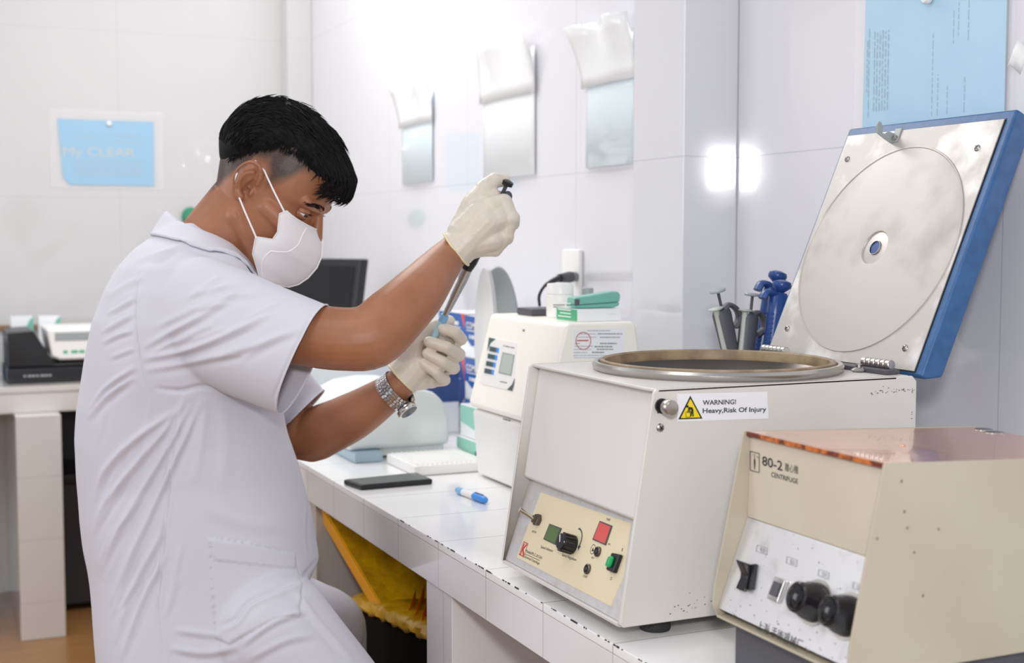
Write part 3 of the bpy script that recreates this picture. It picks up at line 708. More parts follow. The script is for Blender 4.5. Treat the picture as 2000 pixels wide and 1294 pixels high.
def wrap(z0, z1, a0, a1, nm, key):
    mb = MB(); k = 8
    mb.rings([[Vector((xc+(r+.0004)*math.cos(math.radians(a0+(a1-a0)*i/k)), 2.25+(r+.0004)*math.sin(math.radians(a0+(a1-a0)*i/k)), z)) for i in range(k+1)] for z in (z0, z1)], cap=False, close=False)
    build(mb, nm, key, bt, solid=.0002)
wrap(zt+h*.37, zt+h*.40, 215, 262, 'label_print', 'ink_grey'); wrap(zt+h*.31, zt+h*.34, 215, 262, 'label_print', 'ink_grey'); wrap(zt+h*.30, zt+h*.42, 272, 290, 'label_mark', 'teal')
xa = on(1088, 630, 1, 2.16).x
gb = thing('glove_box', (xa, 2.16, zt2), 'slim white and green carton under the teal stapler on the analyser', 'box')
gx0, gx1 = on(1087, 628, 1, 2.20).x, on(1214, 625, 1, 2.115).x
gz = on(1160, 603, 1, 2.115).z
build(MB().box(gx0, gx1, 2.115, 2.20, zt2, gz), 'carton', 'paper_white', gb, bevel=.001)
build(MB().box(gx0-.0006, gx0+.0002, 2.116, 2.199, zt2+.001, gz-.001), 'green_end', 'green', gb)
for k in range(5):
    build(MB().box(gx0-.0009, gx0-.0006, 2.14+.0, 2.192-.008*(k % 2), zt2+.006+.006*k, zt2+.008+.006*k), 'end_text', 'white_plastic', gb)
build(MB().box(gx1-.032, gx1-.012, 2.1144, 2.115, zt2+.012, gz-.010), 'green_print', 'green_soft', gb)
sp_ = thing('stapler', ((gx0+gx1)/2, 2.155, gz), 'teal stapler lying on the slim carton', 'stapler')
sx0, sx1 = on(1116, 600, 1, 2.15).x, on(1204, 590, 1, 2.15).x
build(MB().xz([(sx0, gz+.0005), (sx1-.01, gz+.0005), (sx1, gz+.004), (sx1, gz+.010), (sx0, gz+.006)], 2.138, 2.165), 'base', 'teal', sp_, bevel=.002)
build(MB().xz([(sx0-.001, gz+.0065), (sx0, gz+.020), (sx0+.03, gz+.023), (sx1-.015, gz+.030), (sx1-.003, gz+.029), (sx1+.001, gz+.022), (sx1-.001, gz+.0105)], 2.135, 2.168), 'arm', 'teal', sp_, bevel=.003, seg=3)
build(MB().box(sx0-.0018, sx0+.008, 2.1335, 2.1345, gz+.006, gz+.017), 'staple_window', 'steel', sp_).parent
xc2, r2 = cyl_at(1136, 1159, 2.24, zt, zt)
z2 = on(1148, 562, 1, 2.24).z
gt = thing('bottle', (xc2, 2.24, zt2), 'small clear bottle with a grey cap behind the stapler', 'bottle')
build(MB().lathe([(r2*.95, 0), (r2, .003), (r2, z2-zt-.03), (r2*.8, z2-zt-.018)], (xc2, 2.24, zt2), Z1, 28), 'body', 'white_plastic', gt)
build(MB().lathe([(r2, z2-zt-.018), (r2, z2-zt-.001), (r2*.9, z2-zt)], (xc2, 2.24, zt2), Z1, 28), 'grey_cap', 'grey_plastic', gt)

# tall oval panel leaning by the wall
ov = thing('oval_panel', (1.2, 2.62, 1.0), 'tall white oval panel with its shadow painted as a grey oval, standing behind the blue boxes', 'upright_panel')
oc = at(972, 580, 2.98); Nn = (CAM-oc); Nn.z = 0; Nn.normalize(); Uo = Vector((.93, -.36, 0)).normalized(); No = Uo.cross(Z1)
def oval(c, ru, rv, n=40, p=1.0): return [c+Uo*ru*math.cos(2*math.pi*k/n)+Z1*rv*math.sin(2*math.pi*k/n) for k in range(n)]
oc = Vector((oc.x, oc.y, 1.05))
build(MB().rings([oval(oc+Nn*.012-Uo*.03, .014, .145), oval(oc+Nn*.016-Uo*.03, .022, .155), oval(oc-Nn*.004-Uo*.02, .020, .152)]), 'front_shell', 'white_plastic', ov)
build(MB().rings([oval(oc-Nn*.006, .046, .155), oval(oc-Nn*.012, .05, .158), oval(oc-Nn*.03, .040, .14)]), 'shadow_shell', 'grey_plastic', ov)  # grey oval stands in for the shadow beside the white panel
build(MB().lathe([(.06, 0), (.06, .01), (.02, .02), (.014, .10)], (oc.x, oc.y, ZC), Z1, 30), 'stand', 'white_plastic', ov)

# blue and white cartons stacked against the wall
def carton(y0, y1, z0, z1, label, x0=1.20, x1=1.345, navy=False, grp='blue and white cartons'):
    t = thing('carton', ((x0+x1)/2, (y0+y1)/2, z0), label, 'box', grp)
    build(MB().box(x0, x1, y0, y1, z0, z1), 'box', 'paper_white', t, bevel=.0015)
    h = z1-z0; n = 12; e = x0-.0008
    wv = [Vector((e, y1-(y1-y0)*i/n, z0+h*(.36+.08*math.sin(i*1.1+1)))) for i in range(n+1)]
    build(MB().prism(wv+[Vector((e, y0, z1)), Vector((e, y1, z1))], (.0006, 0, 0)), 'blue_print', 'box_blue', t)
    e -= .0005
    build(MB().prism([Vector((e, y0+.03, z1)), Vector((e, y0, z1)), Vector((e, y0, z1-h*.42))], (.0004, 0, 0)), 'red_corner', 'box_red', t)
    O = Vector((e-.0002, y1-.012, z1-h*.30))
    text('carton_text', 'COMBI', O, O+Vector((0, -(y1-y0)*.42, 0)), O+Z1*.016, 'white_plastic', t, N=-X1, bold=.02); dashes('carton_print', O+Vector((0, -(y1-y0)*.46, 0)), O+Vector((0, -(y1-y0)*.72, 0)), .010, 'white_plastic', t, -X1, 3)
    O -= Z1*.024; dashes('carton_print', O+Vector((0, -.02, 0)), O+Vector((0, -(y1-y0)*.6, 0)), .009, 'white_plastic', t, -X1)
    build(MB().box(e-.0002, e+.0004, y0+.03, y1-.012, O.z+.018, O.z+.020), 'white_rule', 'white_plastic', t)
    build(MB().box(x0, x1, y0-.0009, y0-.0002, z0+h*.5, z1-.001), 'side_print', 'box_navy', t)
    return t
carton(2.80, 2.975, .985, 1.085, 'blue and white carton, upper one beside the analyser')
carton(2.80, 2.975, .885, .983, 'blue and white carton, lower one beside the analyser')
carton(2.80, 2.975, .80, .883, 'blue and white carton, bottom of the stack beside the analyser')
carton(3.02, 3.20, .985, 1.085, 'blue and white carton seen just behind the left glove', x0=1.22)
carton(3.02, 3.20, .80, .983, 'plain carton below the one behind the left glove', x0=1.22)
carton(2.99, 3.16, .80, .95, 'blue carton with a red corner just right of the wrist watch', x0=1.09, x1=1.19)
# green and white boxes
def green_box(x0, y0, y1, z0, z1, label):
    t = thing('glove_box', (x0+.06, (y0+y1)/2, z0), label, 'box', 'green and white boxes')
    build(MB().box(x0, x0+.11, y0, y1, z0, z1), 'carton', 'paper_white', t, bevel=.0012)
    h = z1-z0
    build(MB().prism([Vector((x0-.0006, y1, z1-.002)), Vector((x0-.0006, y0, z1-.002)), Vector((x0-.0006, y0, z0+h*.15)), Vector((x0-.0006, y1, z0+h*.45))], (.0004, 0, 0)), 'green_print', 'green_soft', t)
    build(MB().box(x0-.001, x0-.0004, y0+.03, y0+.055, z0+h*.3, z0+h*.55), 'code_mark', 'dark_grey', t)
    build(MB().box(x0-.001, x0-.0004, y0+.01, y0+.028, z0+h*.25, z0+h*.5), 'red_mark', 'box_red', t)
    build(MB().box(x0+.002, x0+.03, y1+.0002, y1+.0008, z0+.004, z0+h*.8), 'barcode', 'dark_grey', t)
green_box(1.054, 2.50, 2.66, .80, .846, 'green and white box on the counter between the white machine and the analyser')
green_box(1.060, 2.50, 2.655, .847, .915, 'pale green box, upper of the two left of the analyser')
# white machine with curved cover
wm = thing('lab_instrument', (.95, 2.8, ZC), 'white bench instrument with a domed cover and blue-grey foot, behind the phone', 'instrument')
wp = [(.815, .822), (.81, .86), (.815, .90), (.835, .925), (.875, .944), (.93, .951), (.98, .948), (1.01, .938), (1.033, .918), (1.046, .88), (1.046, .822)]
build(MB().xz(wp, 2.68, 3.0), 'cover', 'cool_plastic', wm, bevel=.012, seg=3)
build(MB().box(.822, .885, 2.655, 2.99, ZC, .8218), 'foot', 'blue_grey', wm, bevel=.004)
build(MB().box(.89, 1.04, 2.70, 2.98, ZC+.004, .8218), 'base', 'cool_plastic', wm, bevel=.004)
build(MB().box(.834, .86, 2.90, 2.96, ZC+.022, .85), 'port', 'dark_grey', wm) if False else None
# low white tray in front of it
tr = thing('tray', (.98, 2.55, ZC), 'low white ribbed tray in front of the white instrument', 'tray')
build(MB().box(.885, 1.048, 2.46, 2.635, ZC+.0003, ZC+.020), 'body', 'white_plastic', tr, bevel=.003)
tb = MB()
for k in range(14): tb.box(.892+.0105*k, .896+.0105*k, 2.468, 2.627, ZC+.020, ZC+.0225)
build(tb, 'ribs', 'white_plastic', tr)
# printer with grey inset
pr = thing('printer', (.95, 3.35, ZC), 'white desktop printer with a grey inset top, partly behind the elbow', 'printer')
build(MB().xz([(.78, .803), (.78, .925), (.80, .94), (1.10, .985), (1.15, .975), (1.15, .803)], 3.20, 3.62), 'body', 'cool_plastic', pr, bevel=.01, seg=3)
sl = lambda x: .94+(x-.80)*.15
build(MB().prism([(.83, 3.24, sl(.83)+.0012), (1.04, 3.24, sl(1.04)+.0012), (1.04, 3.57, sl(1.04)+.0012), (.83, 3.57, sl(.83)+.0012)], (0, 0, .0015)), 'inset', 'grey_plastic', pr)
for x, y in ((.8, 3.22), (.8, 3.6), (1.13, 3.22), (1.13, 3.6)): build(MB().lathe([(.01, 0), (.01, .003)], (x, y, ZC), Z1, 12), 'foot', 'rubber', pr)
# monitor
mo = thing('monitor', (1.02, 3.95, ZC), 'black flat monitor on the counter behind the face mask', 'monitor')
R_, L_ = on(681, 620, 1, 3.80), on(520, 620, 1, 4.12)
Um = Vector((R_.x-L_.x, R_.y-L_.y, 0)); wM = Um.length; Um.normalize(); Nm = Vector((Um.y, -Um.x, 0))
if Nm.dot(FW) > 0: Nm = -Nm
mz0, mz1 = .905, on(681, 506, 1, 3.80).z
Om = Vector((L_.x, L_.y, 0))
def MP(u, z, l=0): return Om+Um*u+Nm*l+Z1*z
tl = lambda z: -(z-mz0)*.18
ms = build(MB().prism([MP(0, mz0), MP(wM, mz0), MP(wM, mz1, tl(mz1)), MP(0, mz1, tl(mz1))], -Nm*.035), 'frame', 'black', mo, bevel=.006)
build(MB().prism([MP(.022, mz0+.03, tl(mz0+.03)+.001), MP(wM-.022, mz0+.03, tl(mz0+.03)+.001), MP(wM-.022, mz1-.022, tl(mz1-.022)+.001), MP(.022, mz1-.022, tl(mz1-.022)+.001)], Nm*.0006), 'screen', 'screen', mo)
cM = MP(wM/2, 0, -.03)
build(MB().box(cM.x-.03, cM.x+.03, cM.y-.01, cM.y+.02, ZC+.012, .93), 'stand', 'black', mo, bevel=.004)
build(MB().lathe([(.11, 0), (.11, .006), (.05, .012)], (cM.x, cM.y, ZC), Z1, 40), 'base', 'black', mo)
# keyboard-dark thing left of the machines
kbd = thing('keyboard', (.9, 3.73, ZC), 'black keyboard in front of the monitor', 'keyboard')
build(MB().xz([(.80, .8005), (.80, .812), (.96, .83), (.97, .8005)], 3.65, 3.82), 'body', 'black', kbd, bevel=.003)
# phone and pen
fo = [Z for Z in (on(672, 938, 2, ZC+.008),)]
def ctr(px, py, z=ZC): return on(px, py, 2, z)
phn = thing('smartphone', tuple(ctr(760, 935)), 'black smartphone lying face up near the counter edge', 'phone')
qp = [ctr(672, 938, .8095), ctr(702, 946, .8095), ctr(845, 935, .8095), ctr(820, 921, .8095)]
qp = [ctr(671, 936, .810), ctr(705, 947, .810), ctr(845, 935, .810), ctr(815, 922, .810)]
mb = MB().prism([p-Z1*.0098 for p in qp], Z1*.0098)
build(mb, 'body', 'black', phn, bevel=.0025, seg=3)
pc_ = sum(qp, Vector())/4
build(MB().prism([pc_+(p-pc_)*.94+Z1*.0002 for p in qp], Z1*.0003), 'glass', 'black_gloss', phn)
pe = thing('pen', tuple(ctr(920, 968)), 'blue and white marker pen lying on the counter', 'pen')
p0, p1 = ctr(893, 956, ZC+.007), ctr(950, 977, ZC+.007)
dd = (p1-p0).normalized(); Lp = (p1-p0).length
build(MB().lathe([(.004, 0), (.0062, .002), (.0065, Lp*.22)], p0, dd, 20), 'tail', 'pip_light_blue', pe)
build(MB().lathe([(.0062, Lp*.22), (.0062, Lp*.62)], p0, dd, 20), 'barrel', 'white_plastic', pe)
build(MB().lathe([(.0068, Lp*.6), (.007, Lp*.9), (.0055, Lp*.97), (.003, Lp)], p0, dd, 20), 'cap', 'key_blue', pe)
build(MB().obox(p0+dd*Lp*.76+Z1*.0075, dd*Lp*.13, dd.cross(Z1)*.0015, Z1*.0008), 'clip', 'pip_blue', pe)

# pipettes on a stand behind the large centrifuge
YS = 1.80
rk = thing('pipette_stand', (1.2, YS, ZC), 'low grey pipette stand hidden behind the large centrifuge, its blue and grey pipettes showing', 'stand')
build(MB().box(1.13, 1.33, YS-.06, YS+.06, ZC, ZC+.015), 'base', 'dark_grey', rk, bevel=.004)
build(MB().box(1.155, 1.315, YS+.045, YS+.058, ZC+.015, 1.07), 'back_plate', 'grey_plastic', rk, bevel=.003)
build(MB().box(1.135, 1.325, YS-.012, YS+.045, .985, .995), 'shelf', 'grey_plastic', rk, bevel=.002)
def grey_pip(bp, tp, ys, label, btn=True):
    B, T = on(*bp, 1, ys), on(*tp, 1, ys); a = (T-B).normalized(); base = B-a*.13
    t = thing('pipette', tuple(base), label, 'pipette', 'pipettes in the stand')
    L = (T-B).length; sx = (Vector((1, 0, 0))-a*a.x).normalized(); sy = a.cross(sx)
    if sy.y > 0: sy = -sy
    build(MB().tube([base+a*.02, B-a*.02, B, B+a*L*.72, B+a*L*.8], [(.009, .008), (.012, .010), (.0145, .012), (.0165, .013), (.014, .011)], 20, flat=sx), 'handle', 'pip_grey', t)
    build(MB().tube([base, base+a*.03], [.003, .006], 14), 'tip_cone', 'pip_light', t)
    e = B-sx*.011+sy*.004
    build(MB().tube([e-a*.05, e, e+a*L*.82], [.0042, .0045, .0050], 14), 'ejector_bar', 'pip_light', t)
    build(MB().lathe([(.004, 0), (.0115, .002), (.0120, .004), (.006, .0055)], e+a*L*.82, a, 24), 'ejector_button', 'pip_light', t)
    pb = B+a*L*.8+sx*.002
    build(MB().tube([pb-a*.01, pb+a*.030], [.0024, .0024], 10), 'plunger', 'dark_grey', t)
    build(MB().lathe([(.003, .028), (.0125, .029), (.0135, .031), (.012, .033), (.004, .034)], pb, a, 24), 'plunger_button', 'grey_plastic', t)
    build(MB().tube(catmull([B+a*L*.78+sx*.004, B+a*L*.84+sx*.016, B+a*L*.72+sx*.028, B+a*L*.55+sx*.030, B+a*L*.42+sx*.018], 5), [(.004, .009)]*21, 12, flat=a), 'finger_hook', 'pip_grey', t)
    build(MB().lathe([(.0152, .0), (.0152, .0035)], B-a*.004+sx*.002, a, 24), 'yellow_ring', 'yellow', t)
grey_pip((1427, 690), (1403, 583), 1.80, 'dark grey pipette with a pale button, leftmost in the stand behind the centrifuge')
grey_pip((1455, 695), (1466, 592), 1.79, 'dark grey pipette leaning right, between the leftmost one and the blue ones')
grey_pip((1560, 700), (1562, 590), 1.80, 'grey pipette almost hidden behind the open lid')
def blue_pip(bp, tp, ys, label):
    B, T = on(*bp, 1, ys), on(*tp, 1, ys); a = (T-B).normalized(); base = B-a*.13; L = (T-B).length
    t = thing('pipette', tuple(base), label, 'pipette', 'pipettes in the stand')
    sx = (Vector((1, 0, 0))-a*a.x).normalized()
    build(MB().tube([base+a*.02, B, B+a*L*.55, B+a*L*.8, B+a*L*.86], [(.008, .008), (.0135, .012), (.0165, .0135), (.0175, .014), (.012, .010)], 24, flat=sx), 'handle', 'pip_blue', t)
    build(MB().tube([base, base+a*.03], [.003, .006], 14), 'tip_cone', 'pip_light_blue', t)
    build(MB().tube(catmull([B+a*L*.80, B+a*L*.84-sx*.014, B+a*L*.83-sx*.026, B+a*L*.75-sx*.031], 5), [(.0055, .010)]*16, 12, flat=a), 'finger_hook', 'pip_blue', t)
    build(MB().tube([B+a*L*.8+sx*.002, T-a*.008+sx*.002], [.0028, .0028], 10), 'plunger', 'dark_grey', t)
    build(MB().lathe([(.005, -.017), (.0145, -.009), (.0155, -.005), (.014, 0), (.006, .003), (.001, .0035)], T+sx*.002, a, 28), 'plunger_button', 'pip_blue', t)
    rb = MB(); f = a.cross(sx); f = -f if f.y > 0 else f
    for k in range(9): rb.tube([B+a*(L*.1+k*.0075)-sx*.0155+f*.004, B+a*(L*.1+k*.0075)-sx*.012+f*.0105], [.0014, .0014], 8)
    build(rb, 'grip_ridges', 'pip_blue', t)
    build(MB().obox(B+a*L*.30+f*.0128+sx*.002, a*.011, sx*.0035, f*.001), 'volume_window', 'ink', t)
    build(MB().obox(B+a*L*.30+f*.0136+sx*.002, a*.009, sx*.0015, f*.0004), 'volume_digits', 'yellow', t)
    build(MB().tube([B-a*.02-sx*.010+f*.006, B+a*.006-sx*.011+f*.006], [.006, .0065], 14), 'light_collar', 'pip_light_blue', t)
blue_pip((1484, 700), (1518, 532), 1.81, 'blue pipette with the taller plunger button, behind its twin')
blue_pip((1504, 702), (1526, 550), 1.765, 'blue pipette with the lower plunger button, beside the open lid')

# ---------------------------------------------------------------- on the back counter
pp = thing('printer', (.42, 4.72, ZC), 'black and white desktop printer on the low back counter', 'printer')
build(MB().box(.25, .66, 4.56, 4.86, ZC+.0005, .85), 'base', 'black', pp, bevel=.006)
build(MB().xz([(.255, .8505), (.255, .965), (.335, .97), (.40, .86), (.66, .86), (.66, .8505)], 4.58, 4.85), 'side_housing', 'black', pp, bevel=.006)
build(MB().prism([(.375, 4.575, .975), (.66, 4.575, .975), (.66, 4.575, .872), (.415, 4.575, .872), (.39, 4.575, .885)], (0, .27, 0)), 'front_cover', 'white_plastic', pp, bevel=.008, seg=3)
build(MB().box(.40, .63, 4.5738, 4.5748, .935, .962), 'grey_strip', 'grey_plastic', pp)
dashes('green_print', (.425, 4.5748, .893), (.60, 4.5748, .893), .010, 'green', pp, -Y1, 7)
dashes('grey_print', (.30, 4.5598, .822), (.39, 4.5598, .822), .006, 'grey_plastic', pp, -Y1, 7)
for i, (x, lab_) in enumerate(((.325, 'small white box with a teal leaf, left one behind the back printer'), (.415, 'small white box with a teal leaf, right one behind the back printer'))):
    t = thing('carton', (x, 4.95, ZC), lab_, 'box', 'white boxes with teal leaves')
    build(MB().box(x-.038, x+.035, 4.91, 4.99, ZC+.0003, .998), 'box', 'paper_white', t, bevel=.001)
    build(MB().prism([(x+.035, 4.909, .998), (x+.035, 4.909, .94), (x+.012, 4.909, .94), (x+.014, 4.909, .97), (x+.024, 4.909, .99)], (0, .0006, 0)), 'teal_leaf', 'teal', t)
t = thing('tube_rack', (.2, 4.8, ZC), 'pale blue rack at the left edge on the back counter', 'rack')
build(MB().box(.10, .235, 4.70, 4.86, ZC+.0003, .87), 'box', 'paper_blue', t, bevel=.003)
build(MB().box(.10, .235, 4.69, 4.87, .90, .93), 'top_plate', 'blue_grey', t, bevel=.003)
build(MB().box(.105, .115, 4.70, 4.86, .87, .90).box(.22, .23, 4.70, 4.86, .87, .90), 'posts', 'white_plastic', t)

# ---------------------------------------------------------------- yellow-lined bin under the counter
bn = thing('waste_bin', (.97, 2.25, 0), 'black waste bin with a yellow liner and its yellow lid raised, under the counter', 'bin')
A1, B1 = on(690, 1183, 0, .79), on(836, 1248, 0, .79)
sl_ = (A1.z-B1.z)/(A1.y-B1.y)
zb = .585
bx0, bx1, by0, by1 = .79, 1.10, 1.99, 2.56
zy = lambda y: B1.z+sl_*(y-B1.y)
fb = [(bx0, by1, 0), (bx0, by1, zy(by1)), (bx0, by0, zy(by0)), (bx0, by0, 0)]
build(MB().prism(fb, (bx1-bx0, 0, 0)), 'body', 'bin_black', bn, bevel=.01)
# liner folded over the rim
rr = []
nn = 40
for j in range(7):
    row = []
    for i in range(nn+1):
        t = i/nn; y = by1-(by1-by0)*t; z0_ = zy(y)
        z_ = z0_+.004+[-.004, .004, .012, .020, .026, .026, .02][j]+.003*math.sin(i*1.3+j)
        x_ = bx0-.006+[0, -.003, -.002, .004, .018, .05, .10][j]+.004*noise.noise(Vector((i*.45, j*.9, 1)))*2
        row.append(Vector((x_, y, z_)))
    rr.append(row)
build(MB().rings(rr, cap=False, close=False), 'yellow_liner', 'bag_yellow', bn, solid=.001)
E1, E2 = on(608, 985, 0, .765), on(738, 1205, 0, .795)
dl = (E2-E1); wv = Vector((.36, .02, .0))
ld = MB().prism([E1, E2, E2+wv, E1+wv], Vector((0, -.034, .020)))
build(ld, 'raised_lid', 'bin_yellow', bn, bevel=.003)
build(MB().prism([E1+wv*.01+Vector((0, -.034, .0203)), E2+wv*.01+Vector((0, -.034, .0203)), E2+wv*.98+Vector((0, -.034, .0203)), E1+wv*.98+Vector((0, -.034, .0203))], Vector((0, -.002, .003))), 'lid_panel', 'bag_yellow', bn)
br = MB()
for k in range(4):
    a = on(800+17*k, 1200-8*k, 0, .815); br.obox(a, Vector((.022, .03, .024)), Vector((.002, .009, -.009)), Vector((0, 0, .012)))
build(br, 'folded_liner', 'bag_orange', bn, bevel=.003)

# ================================================================ THE PERSON
import numpy as np
def voxel(mb, size, smooth=3, fac=.5):
    me = bpy.data.meshes.new('tmp'); me.from_pydata([tuple(p) for p in mb.v], [], mb.f)
    bm = bmesh.new(); bm.from_mesh(me); bmesh.ops.recalc_face_normals(bm, faces=bm.faces); bm.to_mesh(me); bm.free()
    ob = bpy.data.objects.new('tmp', me); COL.objects.link(ob)
    r = ob.modifiers.new('r', 'REMESH'); r.mode = 'VOXEL'; r.voxel_size = size
    if smooth:
        s = ob.modifiers.new('s', 'SMOOTH'); s.iterations = smooth; s.factor = fac
    dg = bpy.context.evaluated_depsgraph_get(); out = bpy.data.meshes.new_from_object(ob.evaluated_get(dg))
    bpy.data.objects.remove(ob); bpy.data.meshes.remove(me); return out
def getco(me):
    a = np.empty(len(me.vertices)*3); me.vertices.foreach_get('co', a); return a.reshape(-1, 3)
def getno(me):
    a = np.empty(len(me.vertices)*3); me.vertices.foreach_get('normal', a); return a.reshape(-1, 3)
def setco(me, a): me.vertices.foreach_set('co', a.ravel()); me.update()
nC, nF, nR, nU = [np.array(v) for v in (CAM, FW, RT, UP)]
def nproj(a):
    v = a-nC; d = v@nF; return 1000+FPX*(v@nR)/d, 647-FPX*(v@nU)/d, d
def cut(me, co, no, sel):   # trim away the part of me beyond the plane, only among faces chosen by sel
    bm = bmesh.new(); bm.from_mesh(me)
    fs = [f for f in bm.faces if sel(f.calc_center_median())]
    g = set(fs)
    for f in fs: g.update(f.edges); g.update(f.verts)
    bmesh.ops.bisect_plane(bm, geom=list(g), plane_co=co, plane_no=no, clear_outer=True)
    bm.to_mesh(me); bm.free(); return me

per = thing('person', (.42, 2.02, 0), 'man in a white lab coat, face mask and latex gloves, bent over a pipette', 'person')
PORG = ORG[per.name]
def put(me, name, mt, parent, smooth=180, solid=0):
    for v in me.vertices: v.co -= PORG
    return fin(me, name, mt, parent, smooth, None, solid)
# body axes
by = math.radians(12)
BF = (RT*math.cos(by)+FH*math.sin(by)).normalized(); BLn = (RT*math.sin(by)-FH*math.cos(by)).normalized()   # facing, near side
def chain(mb, L, n=16, flat=None, sub=4):
    pts = catmull([at(a, b, c) for a, b, c, *_ in L], sub); R = []
    for i in range(len(L)-1):
        for k in range(sub):
            t = k/sub; r0, r1 = [q if isinstance(q, tuple) else (q, q) for q in (L[i][3], L[i+1][3])]
            if isinstance(r0, tuple): R.append((r0[0]*(1-t)+r1[0]*t, r0[1]*(1-t)+r1[1]*t))
            else: R.append(r0*(1-t)+r1*t)
    R.append(L[-1][3]); mb.tube(pts, R, n, flat=flat); return mb
def caps(mb, L, n=14):
    for (a, b, c, r), (a2, b2, c2, r2) in zip(L, L[1:]): mb.capsule(at(a, b, c), at(a2, b2, c2), r, r2, n)
    return mb

# ---------------- head frame
yaw, pit = math.radians(-10), math.radians(37)
hf0 = RT*math.cos(yaw)+FH*math.sin(yaw); HLn = (RT*math.sin(yaw)-FH*math.cos(yaw)).normalized()
HFw = (hf0*math.cos(pit)-Z1*math.sin(pit)).normalized(); HUp = (Z1*math.cos(pit)+hf0*math.sin(pit)).normalized()
HO_ = at(485, 371, 2.065)-HLn*.076
def hp(f, u, l=0): return HO_+HFw*f+HUp*u+HLn*l
SL = [(.126, -.03, .03, .022), (.120, -.055, .055, .044), (.106, -.078, .078, .061), (.085, -.092, .0915, .071), (.06, -.098, .096, .0755), (.042, -.0985, .0985, .0765),
      (.03, -.097, .0985, .076), (.018, -.094, .091, .0745), (.0, -.088, .093, .0725), (-.02, -.078, .0955, .070), (-.04, -.068, .097, .066), (-.06, -.056, .0965, .061),
      (-.08, -.035, .094, .053), (-.095, .0, .089, .043), (-.106, .03, .08, .026)]
def head_ring(u, fb, ff, w_, n=36, g=0):
    c, a = (fb+ff)/2, (ff-fb)/2+g; out = []
    for k in range(n):
        t = 2*math.pi*k/n; ct, st = math.cos(t), math.sin(t)
        x = math.copysign(abs(ct)**.92, ct); y = math.copysign(abs(st)**.92, st)
        y *= 1-.10*max(0, ct)**2
        out.append(hp(c+a*x, u, (w_+g)*y))
    return out
B_ = MB()
B_.rings([head_ring(*s) for s in SL])
B_.capsule(hp(.094, .022), hp(.116, -.018), .0075, .012); B_.capsule(hp(.108, -.022), hp(.098, -.028), .011, .012)   # nose
B_.capsule(hp(.101, -.042), hp(.098, -.06), .012, .012); B_.capsule(hp(.088, -.092), hp(.080, -.092), .016, .016)
for s in (-1, 1):
    B_.capsule(hp(.089, .036, .012*s), hp(.078, .036, .045*s), .0115, .010)      # brow ridge
    B_.capsule(hp(.072, -.012, .048*s), hp(.035, -.006, .063*s), .016, .014)     # cheekbone
    B_.capsule(hp(.0, -.05, .058*s), hp(.07, -.09, .03*s), .014, .014)           # jaw line
    # ear: rim, inner fold, lobe, thin back plate
    lay = lambda f, u, l: hp(-.004+f, .006+u, s*(.071+l))
    rim_ = catmull([lay(.010, .006, .004), lay(.010, .022, .009), lay(.0, .036, .014), lay(-.014, .034, .019), lay(-.023, .018, .021), lay(-.022, .0, .020), lay(-.014, -.016, .014), lay(-.004, -.026, .008), lay(.004, -.024, .004)], 5)
    B_.tube(rim_, [.0032+.0008*math.sin(i*.2) for i in range(len(rim_))], 10)
    B_.tube(catmull([lay(-.002, .024, .010), lay(-.012, .014, .014), lay(-.013, -.002, .014), lay(-.006, -.012, .009)], 4), .0032, 10)
    B_.capsule(lay(-.001, -.021, .006), lay(-.006, -.017, .008), .0065, .006)
    B_.capsule(lay(.008, -.004, .003), lay(.009, -.010, .003), .0045, .004)
    B_.tube([lay(-.006, .026, .004), lay(-.012, .012, .007), lay(-.008, -.010, .004)], [(.010, .004), (.013, .0045), (.009, .004)], 14, flat=HFw)
# neck, shoulders, trunk core and arms in one surface
chain(B_, [(478, 400, 2.14, .058), (448, 440, 2.145, .060), (418, 482, 2.15, .062), (388, 540, 2.155, .075), (370, 620, 2.16, (.10, .14)), (360, 760, 2.16, (.10, .14)), (370, 900, 2.16, (.10, .13)), (390, 1050, 2.16, (.11, .14)), (400, 1180, 2.16, (.12, .15)), (400, 1290, 2.16, (.11, .15))], 28, flat=BF)
NA = [(350, 575, 2.06, .055), (430, 600, 2.01, .052), (520, 632, 1.975, .049), (610, 655, 1.95, .0465), (680, 662, 1.94, .0465), (726, 656, 1.945, .0485), (768, 620, 1.965, .0465), (815, 574, 2.0, .0415), (856, 524, 2.055, .0325), (884, 492, 2.086, .0262), (925, 455, 2.092, .021)]
chain(B_, NA, 24)
B_.capsule(at(732, 680, 1.935), at(742, 682, 1.935), .027, .025)      # elbow point
FA = [(400, 585, 2.28, .055), (470, 680, 2.31, .052), (540, 790, 2.32, .048), (598, 848, 2.31, .0465), (640, 836, 2.285, .045), (690, 812, 2.255, .041), (738, 782, 2.235, .034), (778, 752, 2.22, .027), (805, 722, 2.22, .024)]
chain(B_, FA, 24)
B_.capsule(at(596, 862, 2.31), at(604, 864, 2.31), .026, .026)
hip_n, kn_n, an_n = at(430, 1180, 2.07), at(787, 1550, 2.05), None
def leg(mb, hip, knee, ankle, k=1.0, r=(.088, .078, .058, .054, .040)):
    mb.capsule(hip, hip.lerp(knee, .5), r[0]*k, r[1]*k, 24); mb.capsule(hip.lerp(knee, .5), knee, r[1]*k, r[2]*k, 24)
    mb.capsule(knee, knee.lerp(ankle, .35), r[2]*k, r[3]*k, 24); mb.capsule(knee.lerp(ankle, .35), ankle, r[3]*k, r[4]*k, 24); return mb
an_n = Vector((kn_n.x-.02, kn_n.y+.0, .09))
hip_f, kn_f = at(420, 1200, 2.26), at(628, 1238, 2.44)
an_f = Vector((kn_f.x-.06, kn_f.y-.02, .09))
leg(B_, at(440, 1200, 2.13), kn_n, an_n); leg(B_, hip_f, kn_f, an_f)
bme = voxel(B_, .0024, 4)
co = getco(bme); no = getno(bme)
